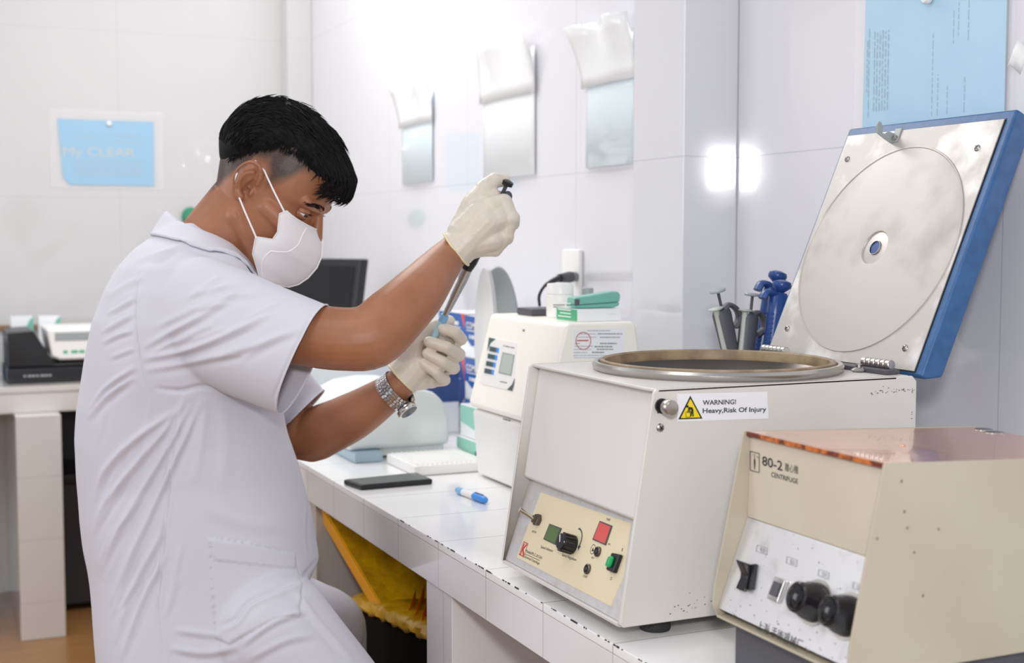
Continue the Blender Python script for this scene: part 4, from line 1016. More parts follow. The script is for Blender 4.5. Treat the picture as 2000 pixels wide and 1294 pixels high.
def hframe(a):
    v = a-np.array(HO_); return v@np.array(HFw), v@np.array(HUp), v@np.array(HLn)
f, u, l = hframe(co); disp = np.zeros(len(co))
for s in (-1, 1):
    disp -= .0065*np.exp(-(((f-.088)/.014)**2+((u-.016)/.009)**2+((l-s*.033)/.015)**2))       # eye socket
    disp += .0022*np.exp(-(((f-.086)/.02)**2+((u-.028)/.0035)**2+((l-s*.033)/.015)**2))
    disp -= .006*np.exp(-(((f+.003)/.006)**2+((u-.002)/.009)**2+((l-s*.076)/.008)**2))       # ear hollow
px_, py_, dd_ = nproj(co)
co += no*disp[:, None]; setco(bme, co)
# shaved hair: a colour attribute on the scalp sides and nape
f, u, l = hframe(co)
hx = np.array([-.12, -.085, -.06, -.04, -.02, .0, .02, .036, .052, .07, .12]); hy0 = np.array([-.08, -.075, -.058, -.012, .028, .040, .012, .032, .066, .08, .085])
hb_ = np.interp(f, hx, hy0); fade = np.clip((u-hb_)/.028, 0, 1)
ang = np.hypot(f, u-.03); fade *= (ang < .13)*(np.abs(l) < .0895)
earm = np.exp(-(((f+.01)/.022)**4+((u-.006)/.034)**4))*(np.abs(l) > .0745); fade *= 1-np.clip(earm*2, 0, 1)
att = bme.attributes.new('stubble', 'FLOAT', 'POINT'); att.data.foreach_set('value', fade.astype(np.float32))
dkk = np.zeros(len(co))
m = M['skin']; nt = m.node_tree; b = nt.nodes['Principled BSDF']
src = b.inputs['Base Color'].links[0].from_socket
an_ = nt.nodes.new('ShaderNodeAttribute'); an_.attribute_name = 'stubble'
nz = nt.nodes.new('ShaderNodeTexNoise'); nz.inputs['Scale'].default_value = 900; nz.inputs['Detail'].default_value = 2
g_ = nt.nodes.new('ShaderNodeNewGeometry'); nt.links.new(g_.outputs['Position'], nz.inputs['Vector'])
ad_ = nt.nodes.new('ShaderNodeMath'); ad_.operation = 'MULTIPLY_ADD'; ad_.inputs[1].default_value = .9; ad_.inputs[2].default_value = .45; nt.links.new(nz.outputs[0], ad_.inputs[0])
mu = nt.nodes.new('ShaderNodeMath'); mu.operation = 'MULTIPLY'; mu.use_clamp = True; nt.links.new(ad_.outputs[0], mu.inputs[0]); nt.links.new(an_.outputs['Fac'], mu.inputs[1])
mx = nt.nodes.new('ShaderNodeMix'); mx.data_type = 'RGBA'; nt.links.new(mu.outputs[0], mx.inputs[0]); nt.links.new(src, mx.inputs[6]); mx.inputs[7].default_value = lin('221a17')
nt.links.new(mx.outputs[2], b.inputs['Base Color'])
body = put(bme, 'body', 'skin', per)

# ---------------- eyes, brows, lashes
for s in (-1, 1):
    ec = hp(.0758, .0165, .0315*s)
    ey = build(MB().ball(ec, .0117, 24, 16), 'eye', 'mask_edge', per, smooth=180)
    gz = (HFw*1.0+HLn*s*.12-HUp*.1).normalized()
    build(MB().lathe([(.0060, .0098), (.0058, .0106), (.003, .0119), (.0005, .0121)], ec, gz, 24), 'iris', 'black_gloss', ey)
    # lids
    lm = MB()
    for e0, e1_, rl in ((10, 88, .0134), (-14, -88, .0131)):
        rws = []
        for q in range(9):
            row = []
            for a_ in range(25):
                az = math.radians(-100+200*a_/24); el = math.radians((e0*max(.12, math.cos(az))+(e1_-e0*max(.12, math.cos(az)))*q/8)); r_ = rl+(.0004 if q == 0 else .0007)
                row.append(ec+(HFw*math.cos(az)*math.cos(el)+HLn*s*math.sin(az)*math.cos(el)+HUp*math.sin(el))*r_)
            rws.append(row)
        lm.rings(rws, cap=False, close=False)
    build(lm, 'eyelid', 'skin', ey, smooth=180, solid=.0008)
    ls = MB()
    for k in range(16):
        t = k/15; p = ec+HFw*(.0125-.008*(2*t-1)**2)+HLn*s*(.011-.022*t)+HUp*.0045
        ls.tube([p, p+HFw*.004-HUp*.001, p+HFw*.0065+HUp*.001+HLn*s*(.002*(1-2*t))], [.0003, .00022, .00006], 4)
    build(ls, 'eyelashes', 'hair', ey)
    br = MB(); bt_ = BVHTree.FromPolygons([tuple(Vector(v.co)+PORG) for v in body.data.vertices], [tuple(p.vertices) for p in body.data.polygons]) if s == -1 else bt_
    for k in range(150):
        t = random.random(); lt = .013+.042*t; uu = .034+.005*math.sin(min(1, t*1.2)*2.2)-.002*t+.0042*(random.random()-.5)*2*(1-.5*t)
        o_ = hp(.14, uu, lt*s); h_ = bt_.ray_cast(o_, -HFw)
        if h_[0] is None: continue
        p = h_[0]; d_ = (HLn*s*1+HUp*(.7-1.1*t)-HFw*.45).normalized()
        br.tube([p-h_[1]*.0005, p+d_*.004+h_[1]*.0008, p+d_*.0075+h_[1]*.0004], [.0005, .0004, .0001], 4)
    build(br, 'eyebrow', 'hair', per)

# ---------------- hair
AN = [0, 14, 28, 40, 54, 70, 85, 105, 130, 155, 172, 185, 200, 215, 235, 250]
RD = [.112, .1225, .1225, .112, .1055, .102, .1015, .106, .1125, .1165, .1145, .111, .106, .102, .104, .11]
def hair_r(deg):
    for i in range(len(AN)-1):
        if AN[i] <= deg <= AN[i+1]: t = (deg-AN[i])/(AN[i+1]-AN[i]); return RD[i]+(RD[i+1]-RD[i])*t
    return RD[-1]
def hair_pt(deg, psi, off=0):
    a = math.radians(deg); r = hair_r(deg)+off; cp = math.cos(psi)
    r *= abs(cp)**.85; w_ = .0860+off*.8-.004*max(0, math.cos(a))
    nb = .0022*noise.noise(Vector((deg*.09, psi*4, 3)))
    return (r+nb)*math.cos(a), .045+(r+nb)*math.sin(a), math.copysign(abs(math.sin(psi))**.9, psi)*w_
full_x = [-.13, -.10, -.088, -.076, -.06, -.04, -.02, .0, .03, .05, .07, .14]
full_y = [-.03, -.034, -.034, -.018, .014, .044, .068, .086, .093, .092, .090, .086]
def hl(f): return float(np.interp(f, full_x, full_y))
def blend(F):
    f_, u_, l_ = F; k = (u_-hl(f_))/(.030 if f_ > -.05 else .030+min(1, (-.05-f_)/.03)*.045)
    if f_ > .05: k = max(k, (f_-.05)/.03+k)
    k = max(0, min(1, k)); k = k*k*(3-2*k)
    v = Vector((f_, u_-.045, l_)); sc = 1.012/math.sqrt((f_/.098)**2+((u_-.045)/.083)**2+(l_/.077)**2)
    w = v*min(1, sc); w = w*(1-k)+v*k; return w.x, w.y+.045, w.z
H_ = MB(); nd, npz = 84, 48; idx = {}; vs = []; fs = []
for i in range(nd+1):
    for j in range(npz+1):
        deg = 10+(232-10)*i/nd; psi = -1.45+2.9*j/npz
        f_, u_, l_ = hair_pt(deg, psi); b_ = hl(f_)
        if u_ < b_:      # sink under the skin below the hairline
            k = min(1, (b_-u_)/.012); v_ = Vector((f_, u_-.045, l_)); v_ *= min(1, (1.012-.06*k)/math.sqrt((f_/.098)**2+((u_-.045)/.083)**2+(l_/.077)**2)); f_, u_, l_ = v_.x, v_.y+.045, v_.z
        vs.append(hp(*(blend((f_, u_, l_)) if u_ >= b_ else (f_, u_, l_))))
for i in range(nd):
    for j in range(npz):
        a, b_, c, d = i*(npz+1)+j, i*(npz+1)+j+1, (i+1)*(npz+1)+j+1, (i+1)*(npz+1)+j
        ok = 0
        for q in (a, b_, c, d):
            deg = 10+222*(q//(npz+1))/nd; psi = -1.45+2.9*(q % (npz+1))/npz; f_, u_, l_ = hair_pt(deg, psi)
            if u_ >= hl(f_)-.014: ok += 1
        if ok == 4: fs.append((a, b_, c, d))
H_.add(vs, fs)
hair = build(H_, 'hair', 'hair', per, smooth=180, solid=.002)
st_ = MB()
for k in range(3400):
    deg = random.uniform(12, 190); psi = random.uniform(-1.3, 1.3)
    f_, u_, l_ = hair_pt(deg, psi)
    if u_ < hl(f_)-.001: continue
    ln = random.uniform(7, 15); side = random.uniform(-.05, .05)
    step = -ln/3; pts = []
    lift = random.uniform(.0, .0014)+(.003*random.random()**6 if 60 < deg < 170 else 0)
    for q in range(4):
        a_, c_ = max(8, deg+step*q), psi+side*q/3
        F = hair_pt(max(8, a_), c_, lift*(1+.3*q)-.0008)
        p = hp(*blend(F))
        if a_ < 3: p = p-HUp*.003*(q)
        pts.append(p)
    st_.tube(pts, [.0007, .0009, .0007, .0001], 4, cap=False)
for k in range(420):      # fringe ends hanging over the forehead
    psi = random.uniform(-.78, .78); deg = random.uniform(12, 24)
    p = hp(*hair_pt(deg, psi, -.001)); q = p-HUp*random.uniform(.008, .020)-HFw*random.uniform(.002, .012)
    st_.tube([p, p.lerp(q, .5)+HFw*.002, q], [.0011, .0009, .0001], 4, cap=False)
for k in range(500):      # sides: short ends feathering into the shaved part
    f_ = random.uniform(-.058, .05); u_ = hl(f_)+random.uniform(-.004, .008); s = 1 if random.random() < .7 else -1
    w_ = .0775*math.sqrt(max(.05, 1-(f_/.108)**2-max(0, (u_-.06)/.09)**2))
    p = hp(f_, u_, s*w_); d_ = (-HUp*.9+HFw*random.uniform(-.2, .5)).normalized()
    st_.tube([p, p+d_*.004, p+d_*.009], [.0007, .0005, .0001], 4, cap=False)
build(st_, 'hair_strands', 'hair', hair)

# ---------------- face mask
ridge = [(.108, .004), (.124, -.008), (.136, -.026), (.1405, -.046), (.1385, -.068), (.132, -.086), (.121, -.100)]
rear = [(.066, .010, .064), (.060, .000, .067), (.073, -.026, .063), (.073, -.040, .062), (.050, -.052, .068), (.060, -.078, .062), (.088, -.108, .042)]
def mpt(s, t, side, off=0):
    x = s*(len(ridge)-1); i = min(int(x), len(ridge)-2); w = x-i
    rf, ru = [ridge[i][k]*(1-w)+ridge[i+1][k]*w for k in (0, 1)]
    qf, qu, ql = [rear[i][k]*(1-w)+rear[i+1][k]*w for k in (0, 1, 2)]
    return hp(rf+(qf-rf)*t+off*.6, ru+(qu-ru)*t, side*((ql+.003)*math.sin(t*math.pi/2)**.82+off))
ns, ntt = 30, 16; rows = []
for i in range(ns+1):
    s = i/ns; rows.append([mpt(s, 1-j/ntt, 1) for j in range(ntt)]+[mpt(s, 0, 1)]+[mpt(s, j/ntt, -1) for j in range(1, ntt+1)])
mk = build(MB().rings(rows, cap=False, close=False), 'face_mask', 'mask', per, smooth=180, solid=.0012)
ed = MB()
ed.tube([mpt(i/24, 0, 1, .0006) for i in range(25)], .0011, 8)
for s in (-1, 1):
    ed.tube([mpt(0, t/12, s, .0005) for t in range(13)], .0009, 6); ed.tube([mpt(1, t/12, s, .0005) for t in range(13)], .0009, 6)
    ed.tube([mpt(i/24, 1, s, .0005) for i in range(25)], .0007, 6)
build(ed, 'edge_seam', 'mask_edge', mk)
se = MB()
for s in (-1, 1): se.tube([mpt(.06+.94*k/14, .30+.55*k/14, s, .0003) for k in range(15)], .0008, 6)
build(se, 'panel_seam', 'mask_edge', mk)
sr_ = MB()
for s in (-1, 1):
    e1 = hp(.004, .040, s*.0785); e2 = hp(-.024, -.004, s*.083)
    a, c = mpt(.06, .98, s, .0012), mpt(.67, .97, s, .0012)
    sr_.tube([a, a.lerp(e1, .5)+HLn*s*.002, e1, hp(-.016, .044, s*.082)], .0014, 8)
    sr_.tube([c, c.lerp(e2, .5)+HLn*s*.002, e2, hp(-.028, .012, s*.082)], .0014, 8)
build(sr_, 'ear_loops', 'mask_edge', mk)

# ---------------- lab coat
TR = [(436, 330, 412, .070), (458, 298, 446, .10), (485, 262, 474, .148), (520, 232, 500, .185), (565, 206, 520, .20), (620, 186, 532, .205), (700, 170, 540, .20), (780, 160, 546, .188), (850, 157, 560, .18),
      (920, 161, 584, .175), (1000, 168, 607, .177), (1055, 176, 615, .18), (1092, 183, 622, .182), (1125, 186, 606, .186), (1165, 188, 592, .192), (1230, 190, 585, .20), (1294, 196, 580, .205), (1350, 206, 570, .205), (1410, 225, 540, .19), (1440, 260, 500, .15)]
C_ = MB(); dT = 2.165; rg_ = []
TT = []
for i in range(len(TR)-1):
    for k in range(3):
        t = k/3; TT.append(tuple(TR[i][q]*(1-t)+TR[i+1][q]*t for q in range(4)))
TT.append(TR[-1])
for py, l_, r_, b_ in TT:
    c = at((l_+r_)/2, py, dT); ai = (r_-l_)/2*dT/FPX
    a = math.sqrt(max(.03**2, ai**2-(b_*math.sin(by))**2))/math.cos(by); ring = []
    for k in range(56):
        t = 2*math.pi*k/56; ct, st = math.cos(t), math.sin(t)
        ring.append(c+BF*(a*math.copysign(abs(ct)**.9, ct))+BLn*(b_*math.copysign(abs(st)**.85, st)))
    rg_.append(ring)
C_.rings(rg_)
SLV = [(330, 590, 2.08, (.080, .075)), (385, 615, 2.03, (.093, .075)), (450, 645, 2.0, (.094, .072)), (520, 674, 1.97, (.091, .068)), (592, 702, 1.95, (.089, .066)), (665, 728, 1.935, (.088, .066))]
chain(C_, SLV, 36, flat=UP)
C_.capsule(at(330, 560, 2.10), at(420, 560, 2.06), .075, .06, 24)
C_.capsule(at(425, 562, 2.10), at(490, 596, 2.06), .048, .045, 24)
FSL = [(400, 590, 2.27, (.075, .07)), (460, 660, 2.30, (.075, .068)), (520, 735, 2.315, (.070, .064)), (578, 802, 2.315, (.062, .06)), (640, 870, 2.31, (.060, .06))]
chain(C_, FSL, 32)
C_.capsule(at(440, 1200, 2.12), at(523, 1235, 2.07), .112, .102, 28); C_.capsule(at(523, 1235, 2.06), at(690, 1425, 2.05), .100, .088, 28); C_.capsule(at(690, 1425, 2.05), kn_n, .088, .080, 28)
chain(C_, [(490, 1200, 2.22, .10), (545, 1222, 2.28, .098), (590, 1232, 2.36, .092), (624, 1236, 2.42, .084), (632, 1240, 2.46, .07)], 30); C_.capsule(kn_f, kn_f+Vector((-.01, 0, -.26)), .083, .088, 28)
cme = voxel(C_, .0028, 26)
# hems: cut the sleeve ends open
hc1 = at(592, 702, 1.95); n1 = (RT*.905-UP*.425+FW*-.12).normalized()
cut(cme, hc1, n1, lambda p: (p-hc1).length < .19 and (p-hc1).dot(n1) > -.01 and (p-CAM).dot(FW) < 2.09 and proj(p)[0] > 520)
hc2 = at(585, 810, 2.315); n2 = (RT*.72-UP*.69).normalized()
cut(cme, hc2, n2, lambda p: (p-hc2).length < .14 and (p-hc2).dot(n2) > -.01 and (p-CAM).dot(FW) > 2.2 and proj(p)[1] < 960)
cut(cme, kn_f+Vector((-.01, 0, -.22)), -Z1, lambda p: p.z < kn_f.z-.15 and (p-kn_f).xy.length < .2 and (p-CAM).dot(FW) > 2.25)
kd = (kn_n-hip_n).normalized()
cut(cme, kn_n+kd*.01, kd, lambda p: (p-kn_n).dot(kd) > -.02 and (p-kn_n).length < .2 and (p-CAM).dot(FW) < 2.25)
co = getco(cme); no = getno(cme); X, Y, Dp = nproj(co)
vw = (co-nC); vw /= np.linalg.norm(vw, axis=1)[:, None]; facing = np.clip(-(vw*no).sum(1)*1.6, 0, 1)
disp = np.zeros(len(co))
def fold(P, amp, w, pair=.55, cond=None):
    P = np.array(P, float); best = np.full(len(X), 1e9); sg = np.zeros(len(X)); tt = np.zeros(len(X)); seg = np.hypot(*(P[1:]-P[:-1]).T); cum = np.concatenate([[0], np.cumsum(seg)])
    for i in range(len(P)-1):
        d = P[i+1]-P[i]; L2 = d@d; t = np.clip(((X-P[i, 0])*d[0]+(Y-P[i, 1])*d[1])/L2, 0, 1)
        ex, ey_ = X-(P[i, 0]+t*d[0]), Y-(P[i, 1]+t*d[1]); q = np.hypot(ex, ey_); mk_ = q < best
        best[mk_] = q[mk_]; sg[mk_] = np.sign(d[0]*ey_-d[1]*ex)[mk_]; tt[mk_] = ((cum[i]+t*seg[i])/cum[-1])[mk_]
    s = best*sg; tp_ = np.clip(np.minimum(tt, 1-tt)*4, 0, 1)**.7
    w = w*.74; v = amp*.9*(np.exp(-(s/w)**2)-pair*np.exp(-((s-1.5*w)/(w*1.2))**2))*tp_
    if cond is not None: v = v*cond
    return v*facing
def smoothline(P, n=5): return [(p.x, p.y) for p in catmull([(a, b, 0) for a, b in P], n)]
slv = (Dp < 2.03)*1.0; trs = 1.0
FO_ = [([(182, 1048), (205, 985), (250, 925), (318, 844), (360, 781)], .0055, 9), ([(193, 1122), (225, 1050), (267, 975), (318, 890), (372, 790)], .006, 9),
       ([(216, 1184), (250, 1100), (284, 1025), (335, 910), (397, 775)], .0055, 9), ([(227, 1258), (245, 1190), (267, 1133), (318, 1037)], .0045, 9),
       ([(238, 1289), (262, 1215), (284, 1160), (323, 1082)], .0045, 8), ([(184, 986), (205, 920), (262, 860), (345, 800)], .005, 9),
       ([(172, 820), (204, 778), (261, 735)], .005, 8), ([(174, 800), (208, 757), (266, 716)], .005, 7), ([(199, 651), (230, 632), (264, 612)], .004, 7), ([(208, 615), (236, 600), (266, 581)], .004, 6),
       ([(201, 672), (232, 655), (263, 645)], .0035, 6), ([(215, 700), (240, 690), (265, 680)], .0025, 6), ([(210, 580), (240, 560), (285, 540)], .003, 8),
       ([(250, 520), (290, 500), (340, 490)], .003, 9), ([(290, 510), (350, 478), (400, 480)], .003, 8),
       ([(280, 679), (334, 648), (402, 611), (470, 564)], .005, 8), ([(276, 702), (368, 682), (453, 649), (530, 609)], .006, 9), ([(283, 722), (385, 704), (470, 683), (560, 650)], .004, 9),
       ([(361, 584), (419, 562), (490, 556)], .0035, 7), ([(380, 612), (440, 578), (520, 575)], .003, 8), ([(300, 640), (360, 612), (420, 580)], .0025, 9), ([(470, 700), (530, 665), (590, 640)], .003, 10),
       ([(360, 770), (340, 860), (325, 960)], .003, 9), ([(400, 775), (392, 860), (380, 940)], .003, 12), ([(430, 780), (440, 860), (430, 960)], .002, 16),
       ([(428, 1226), (462, 1210), (484, 1180), (526, 1159), (582, 1136)], -.008, 7), ([(470, 1262), (520, 1225), (560, 1205), (600, 1195)], .004, 8), ([(330, 1265), (400, 1275), (470, 1262)], .004, 10),
       ([(340, 1230), (400, 1238), (440, 1240)], .003, 9), ([(560, 1150), (590, 1175), (620, 1215), (690, 1290)], .004, 9), ([(582, 1135), (600, 1118), (622, 1092)], -.006, 6),
       ([(596, 935), (604, 985), (602, 1050), (610, 1090)], -.004, 5), ([(400, 990), (470, 1020), (560, 1030)], .002, 18), ([(480, 1290), (560, 1250), (620, 1240)], .003, 10)]
for P, a_, w_ in FO_: disp += fold(smoothline(P), a_, w_)
# seams (fine raised lines)
rs_ = random.Random(5)
for k in range(26):      # small soft creases following the pull from armpit to back and along the sleeve
    if k < 15: x0, y0 = rs_.uniform(190, 330), rs_.uniform(850, 1230); dx, dy = rs_.uniform(18, 55), -rs_.uniform(60, 130)
    else: x0, y0 = rs_.uniform(290, 480), rs_.uniform(560, 700); dx, dy = rs_.uniform(40, 110), -rs_.uniform(8, 45)
    disp += fold([(x0, y0), (x0+dx*.5+3, y0+dy*.55), (x0+dx, y0+dy)], rs_.uniform(.0010, .0024), rs_.uniform(5, 9))
for P in ([(283, 520), (266, 555), (263, 618), (272, 690), (281, 752)], [(345, 800), (335, 900), (320, 1040), (308, 1184), (322, 1300)], [(612, 610), (590, 650), (566, 700), (533, 780)]):
    disp += fold(smoothline(P), -.0034, 3.2, 0)
    disp += fold([(a+7, b) for a, b in smoothline(P)], .0012, 4, 0)
disp += fold(smoothline([(300, 757), (351, 763), (402, 756), (470, 786), (540, 812)]), -.006, 6, 0)
# pocket with flap: slightly proud patch with stitched edges
pkt = np.array([(409, 1050), (490, 1062), (574, 1082), (588, 1140), (584, 1203), (540, 1206), (449, 1257), (421, 1246)], float)
def inside(P):
    r = np.zeros(len(X), bool); n = len(P); j = n-1
    for i in range(n):
        xi, yi, xj, yj = P[i, 0], P[i, 1], P[j, 0], P[j, 1]
        r ^= ((yi > Y) != (yj > Y)) & (X < (xj-xi)*(Y-yi)/(yj-yi+1e-9)+xi); j = i
    return r
disp += .0024*inside(pkt)*facing; disp += .0020*inside(np.array([(409, 1050), (490, 1062), (574, 1082), (572, 1109), (418, 1093)], float))*facing
for i in range(len(pkt)): disp += fold([tuple(pkt[i]), tuple(pkt[(i+1) % len(pkt)])], -.0026, 2.8, 0)
co = co+no*disp[:, None]
nz_ = np.array([noise.noise(Vector(p)*9)*.0025+noise.noise(Vector((p[0]*6, p[1]*6, p[2]*14)))*.0015 for p in co]); co += no*nz_[:, None]
setco(cme, co)
coat = put(cme, 'lab_coat', 'coat', per, solid=.0018)
# turned collar
def cring(bp, fp, hw, n=80, lift=0):
    b0, f0 = at(*bp), at(*fp); c = (b0+f0)/2; a = (f0-b0)/2
    return [c-a*math.cos(t)+BLn*hw*math.sin(t)*(1+.12*math.cos(t))+Z1*lift*math.sin(t)**2 for t in [2*math.pi*(.0+k/n) for k in range(n)]]
cr = [cring((338, 430, 2.16), (480, 560, 2.17), .070), cring((327, 412, 2.16), (487, 548, 2.17), .079), cring((322, 413, 2.16), (493, 550, 2.17), .083),
      cring((307, 435, 2.16), (502, 572, 2.17), .103), cring((293, 458, 2.16), (508, 597, 2.17), .124, lift=.014), cring((297, 462, 2.16), (506, 600, 2.17), .120, lift=.012)]
cbv = BVHTree.FromPolygons([tuple(Vector(v.co)+PORG) for v in coat.data.vertices], [tuple(p.vertices) for p in coat.data.polygons])
cr2 = []
for i in range(len(cr)-1):
    k_ = 4 if 1 <= i <= 3 else 1
    for q in range(k_): cr2.append([a.lerp(b, q/k_) for a, b in zip(cr[i], cr[i+1])])
cr2.append(cr[-1]); nR2 = len(cr2)
for i in range(nR2):
    need = .0055 if i < nR2-1 else .0015
    if i < 3: continue
    for j in range(len(cr2[i])):
        p = cr2[i][j]; loc, nn2, _, _ = cbv.find_nearest(p)
        if loc is not None and (p-loc).dot(nn2) < need: cr2[i][j] = loc+nn2*need
cr = cr2
build(MB().rings(cr, cap=False), 'collar', 'coat_trim', coat, smooth=180, solid=.002)
# sleeve hem band
def hemband(c, n_, name):
    bm = bmesh.new(); bm.from_mesh(coat.data); pts = []
    for e in bm.edges:
        if len(e.link_faces) == 1:
            p = (e.verts[0].co+e.verts[1].co)/2+PORG
            if abs((p-c).dot(n_)) < .012 and (p-c).length < .2: pts.append(p)
    bm.free()
    if len(pts) < 20: return
    cc_ = sum(pts, Vector())/len(pts); U = n_.orthogonal().normalized(); V = n_.cross(U)
    pts.sort(key=lambda p: math.atan2((p-cc_).dot(V), (p-cc_).dot(U))); pts = pts[::4]
    build(MB().tube(pts+[pts[0]], .0016, 6, cap=False), name, 'coat_trim', coat, smooth=180)
hemband(hc1, n1, 'sleeve_hem'); hemband(hc2, n2, 'sleeve_hem')

# ---------------- trousers, shoes, stool
tr_ = MB()
for kn, an in ((kn_n, an_n), (kn_f, an_f)):
    tr_.capsule(kn+Vector((0, 0, .02)), kn.lerp(an, .5), .068, .062, 24); tr_.capsule(kn.lerp(an, .5), an+Vector((0, 0, .0)), .062, .058, 24)
put(voxel(tr_, .006, 4), 'trousers', 'trouser', per)
for an in (an_n, an_f):
    d_ = Vector((BF.x, BF.y, 0)).normalized(); q = Vector((an.x, an.y, 0)); s_ = MB()
    rs = []
    for t, w_, h_ in ((-.075, .022, .05), (-.06, .034, .075), (-.02, .038, .085), (.04, .040, .075), (.10, .046, .055), (.15, .044, .042), (.18, .030, .030), (.19, .012, .02)):
        c = q+d_*t; sdd = d_.cross(Z1); rs.append([c+sdd*w_*math.cos(a)+Z1*(h_/2+h_/2*math.sin(a)+.001) for a in [2*math.pi*k/20 for k in range(20)]])
    build(s_.rings(rs), 'shoe', 'black', per, smooth=180)
hipc = (at(400, 1400, 2.165)); sx_, sy_ = hipc.x, hipc.y; sz = hipc.z-.035
sto = thing('stool', (sx_, sy_, 0), 'round black padded stool under the man in the lab coat', 'stool')
build(MB().lathe([(.15, sz-.05), (.165, sz-.04), (.168, sz-.012), (.15, sz), (.01, sz+.002)], (sx_, sy_, 0), Z1, 40), 'seat', 'black', sto)
for k in range(4):
    a = math.radians(20+90*k); build(MB().tube([(sx_+.11*math.cos(a), sy_+.11*math.sin(a), sz-.045), (sx_+.2*math.cos(a), sy_+.2*math.sin(a), .012)], .011, 12), 'leg', 'chrome', sto)
build(MB().tube([(sx_+.165*math.cos(t), sy_+.165*math.sin(t), .2) for t in [2*math.pi*k/40 for k in range(41)]], .007, 8), 'foot_ring', 'chrome', sto)

# ---------------- gloved hands
def hand(parts, cutc, cutn, name, bead_r):
    mb = MB()
    for L in parts: caps(mb, L)
    me = voxel(mb, .0017, 3)
    cut(me, cutc, cutn, lambda p: (p-cutc).dot(cutn) > -.004 and (p-cutc).length < .09)
    co = getco(me); no = getno(me)
    nn_ = np.array([noise.noise(Vector((p[0]*70, p[1]*70, p[2]*70)))*.0007+noise.noise(Vector((p[0]*160+p[2]*60, p[1]*90, p[2]*40)))*.0004 for p in co]); setco(me, co+no*nn_[:, None])
    pts = []
    bm = bmesh.new(); bm.from_mesh(me)
    for e in bm.edges:
        if len(e.link_faces) == 1: pts.append((e.verts[0].co+e.verts[1].co)/2)
    bm.free()
    g = put(me, name, 'latex', per, solid=.0008)
    if len(pts) > 20:
        cc_ = sum(pts, Vector())/len(pts); U = cutn.orthogonal().normalized(); V = cutn.cross(U)
        pts.sort(key=lambda p: math.atan2((p-cc_).dot(V), (p-cc_).dot(U))); pts = pts[::3]
        build(MB().tube([cc_+(p-cc_)*1.02 for p in pts+[pts[0]]], bead_r, 8, cap=False), 'cuff', 'latex_cuff', g, smooth=180)
    return g
dR = 2.085
RH = [[(868, 507, dR, .0315), (900, 478, dR, .0305), (925, 458, dR, .029)],
      [(915, 468, dR, .029), (950, 436, dR-.004, .0265), (972, 428, dR-.004, .021)], [(925, 440, dR-.003, .023), (960, 405, dR-.003, .018)], [(920, 474, dR, .024), (962, 468, dR-.002, .019)], [(983, 396, dR, .0145), (996, 427, dR-.003, .0145), (986, 460, dR, .0135), (966, 486, dR+.008, .0125)],
      [(915, 475, dR+.005, .027), (950, 470, dR+.005, .022), (975, 470, dR+.01, .016)],
      [(905, 458, dR, .027), (935, 420, dR, .023), (968, 402, dR, .018)],
      [(920, 440, dR, .025), (983, 396, dR, .0145), (990, 400, dR+.034, .0112), (958, 408, dR+.052, .0098), (942, 420, dR+.045, .0088)],
      [(935, 450, dR, .022), (998, 427, dR-.004, .0145), (1002, 436, dR+.036, .0112), (962, 436, dR+.056, .0100), (940, 446, dR+.048, .0088)],
      [(935, 465, dR, .020), (988, 460, dR, .0135), (990, 466, dR+.036, .0106), (952, 460, dR+.054, .0095), (932, 466, dR+.046, .0084)],
      [(925, 480, dR+.004, .018), (966, 486, dR+.008, .0125), (966, 490, dR+.036, .0096), (936, 484, dR+.05, .0086), (920, 488, dR+.044, .0078)],
      [(905, 450, dR+.006, .024), (926, 400, dR+.012, .0205), (950, 366, dR+.018, .0150), (966, 352, dR+.024, .0125), (986, 352, dR+.034, .0098)],
      [(925, 430, dR+.004, .022), (945, 395, dR+.01, .018), (962, 380, dR+.016, .012)]]
cR = at(891, 486, dR); nRt = -(RT*.80+UP*.60); nRt = (nRt+FW*.10).normalized()
hand(RH, cR, nRt, 'latex_glove', .0021)
dL = 2.215
LH = [[(758, 765, dL+.005, .0325), (785, 737, dL+.005, .0315), (805, 715, dL+.005, .029)],
      [(795, 722, dL+.01, .029), (822, 705, dL+.02, .024), (845, 695, dL+.026, .019)],
      [(795, 735, dL+.01, .026), (822, 738, dL+.02, .021), (842, 742, dL+.024, .015)],
      [(798, 712, dL+.004, .025), (806, 672, dL-.002, .0215), (832, 648, dL+.004, .0165), (860, 634, dL+.012, .0122), (878, 626, dL+.006, .0095)],
      [(812, 690, dL+.01, .023), (835, 668, dL+.018, .018), (862, 665, dL+.026, .0135)],
      [(835, 680, dL+.028, .017), (872, 664, dL+.03, .0135), (899, 662, dL+.004, .0118), (888, 648, dL-.016, .0105), (866, 642, dL-.022, .0092)],
      [(830, 695, dL+.028, .017), (866, 690, dL+.032, .0135), (896, 692, dL+.006, .0118), (872, 678, dL-.020, .0106), (838, 667, dL-.024, .0095)],
      [(828, 715, dL+.026, .016), (860, 716, dL+.030, .013), (886, 718, dL+.006, .0112), (864, 706, dL-.018, .0100), (834, 690, dL-.020, .0088)],
      [(822, 735, dL+.024, .015), (846, 742, dL+.026, .012), (868, 742, dL+.006, .0104), (850, 726, dL-.014, .0095), (824, 708, dL-.014, .0082)]]
cL = at(784, 738, dL+.005); nL = -(RT*.72+UP*.69); nL = nL.normalized()
hand(LH, cL, nL, 'latex_glove', .0019)

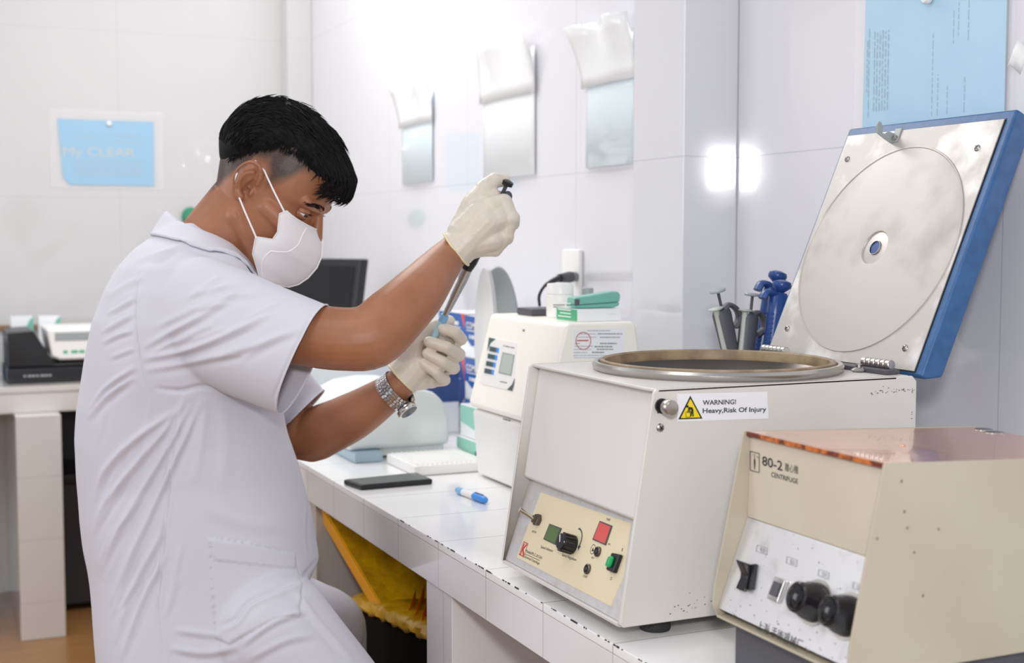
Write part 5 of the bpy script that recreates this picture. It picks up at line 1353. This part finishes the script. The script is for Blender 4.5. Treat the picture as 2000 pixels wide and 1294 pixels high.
# ---------------- wrist watch (metal band with links)
ax = (at(790, 735, 2.22)-at(740, 780, 2.235)).normalized(); wc = at(770, 762, 2.222)
wt = None
e1 = (FW*-1); e1 = (e1-ax*e1.dot(ax)).normalized(); e2 = ax.cross(e1)
if e2.dot(UP) < 0: e2 = -e2
lk = MB(); R1, R2 = .0370, .0345
wt = build(MB().rings([[wc+ax*h+e1*(R1-.0012)*math.cos(t)+e2*(R2-.0012)*math.sin(t)-e2*.003 for t in [2*math.pi*k/60 for k in range(60)]] for h in (-.0115, .0115)], cap=False), 'wrist_watch', 'steel_dark', per, smooth=180, solid=.0015)
for k in range(34):
    t = 2*math.pi*k/34
    if abs((math.degrees(t)-290+180) % 360-180) < 24: continue
    p = wc-e2*.003+e1*R1*math.cos(t)+e2*R2*math.sin(t); rd = (e1*math.cos(t)+e2*math.sin(t)).normalized(); tg_ = ax.cross(rd)
    for h, w_, s_ in ((-.0092, .0024, .0), (-.0046, .0018, .5), (0, .0022, 0), (.0046, .0018, .5), (.0092, .0024, 0)):
        lk.obox(p+ax*h+tg_*s_*.003, ax*w_, tg_*.0026, rd*.0011)
build(lk, 'metal_band', 'chrome', wt, bevel=.0004, seg=1)
t = math.radians(290); rd = (e1*math.cos(t)+e2*math.sin(t)).normalized(); p = wc-e2*.003+e1*R1*math.cos(t)+e2*R2*math.sin(t)
cs_ = build(MB().lathe([(.015, -.001), (.0185, .001), (.019, .006), (.0175, .0085), (.016, .009), (.001, .009)], p, rd, 40), 'watch_case', 'chrome', wt)
build(MB().lathe([(.0152, .0092), (.001, .0096)], p, rd, 32), 'dial', 'black_gloss', cs_)

# ---------------- the pipette in his hands
pA, pB = at(986, 368, dR+.028), at(846, 664, dL-.004)
pd_ = (pB-pA).normalized(); Lp = (pB-pA).length
def pq(t): return pA+pd_*(Lp*t)
pip = thing('pipette', tuple(pA), 'metal and light blue pipette held in both gloved hands', 'pipette')
build(MB().tube([pq(.03), pq(.12), pq(.3), pq(.47), pq(.52)], [.009, .011, .012, .0115, .009], 24), 'handle', 'black', pip, smooth=60)
build(MB().tube([pq(-.03), pq(.05)], .0032, 12), 'plunger', 'dark_grey', pip)
build(MB().lathe([(.004, -.012), (.0095, -.010), (.0095, -.004), (.004, -.002)], pq(-.01), pd_, 24), 'plunger_button', 'black', pip)
build(MB().tube(catmull([pq(.06), pq(.03)+RT*.008, pq(.05)+RT*.014, pq(.09)+RT*.015], 4), .004, 10), 'trigger', 'dark_grey', pip)
build(MB().tube([pq(.50), pq(.58), pq(.60), pq(.70), pq(.72), pq(.84)], [.0085, .0078, .0062, .0062, .0054, .0048], 24), 'metal_shaft', 'steel', pip, smooth=30)
build(MB().tube([pq(.50)+RT*.006, pq(.60)+RT*.007, pq(.80)+RT*.004], [.0036, .0032, .0026], 12), 'ejector_bar', 'grey_plastic', pip)
build(MB().tube([pq(.835), pq(.86), pq(.865), pq(.99), pq(1.02)], [.0068, .0070, .0062, .0056, .0048], 24), 'pale_cone', 'cone_pale', pip, smooth=30)
build(MB().tube([pq(1.015), pq(1.06), pq(1.18), pq(1.30)], [.0052, .0048, .003, .0012], 20), 'tip', 'clear', pip)
build(MB().tube([pq(.828), pq(.87)], [.0072, .0072], 24), 'blue_band', 'pip_light_blue', pip, smooth=30)
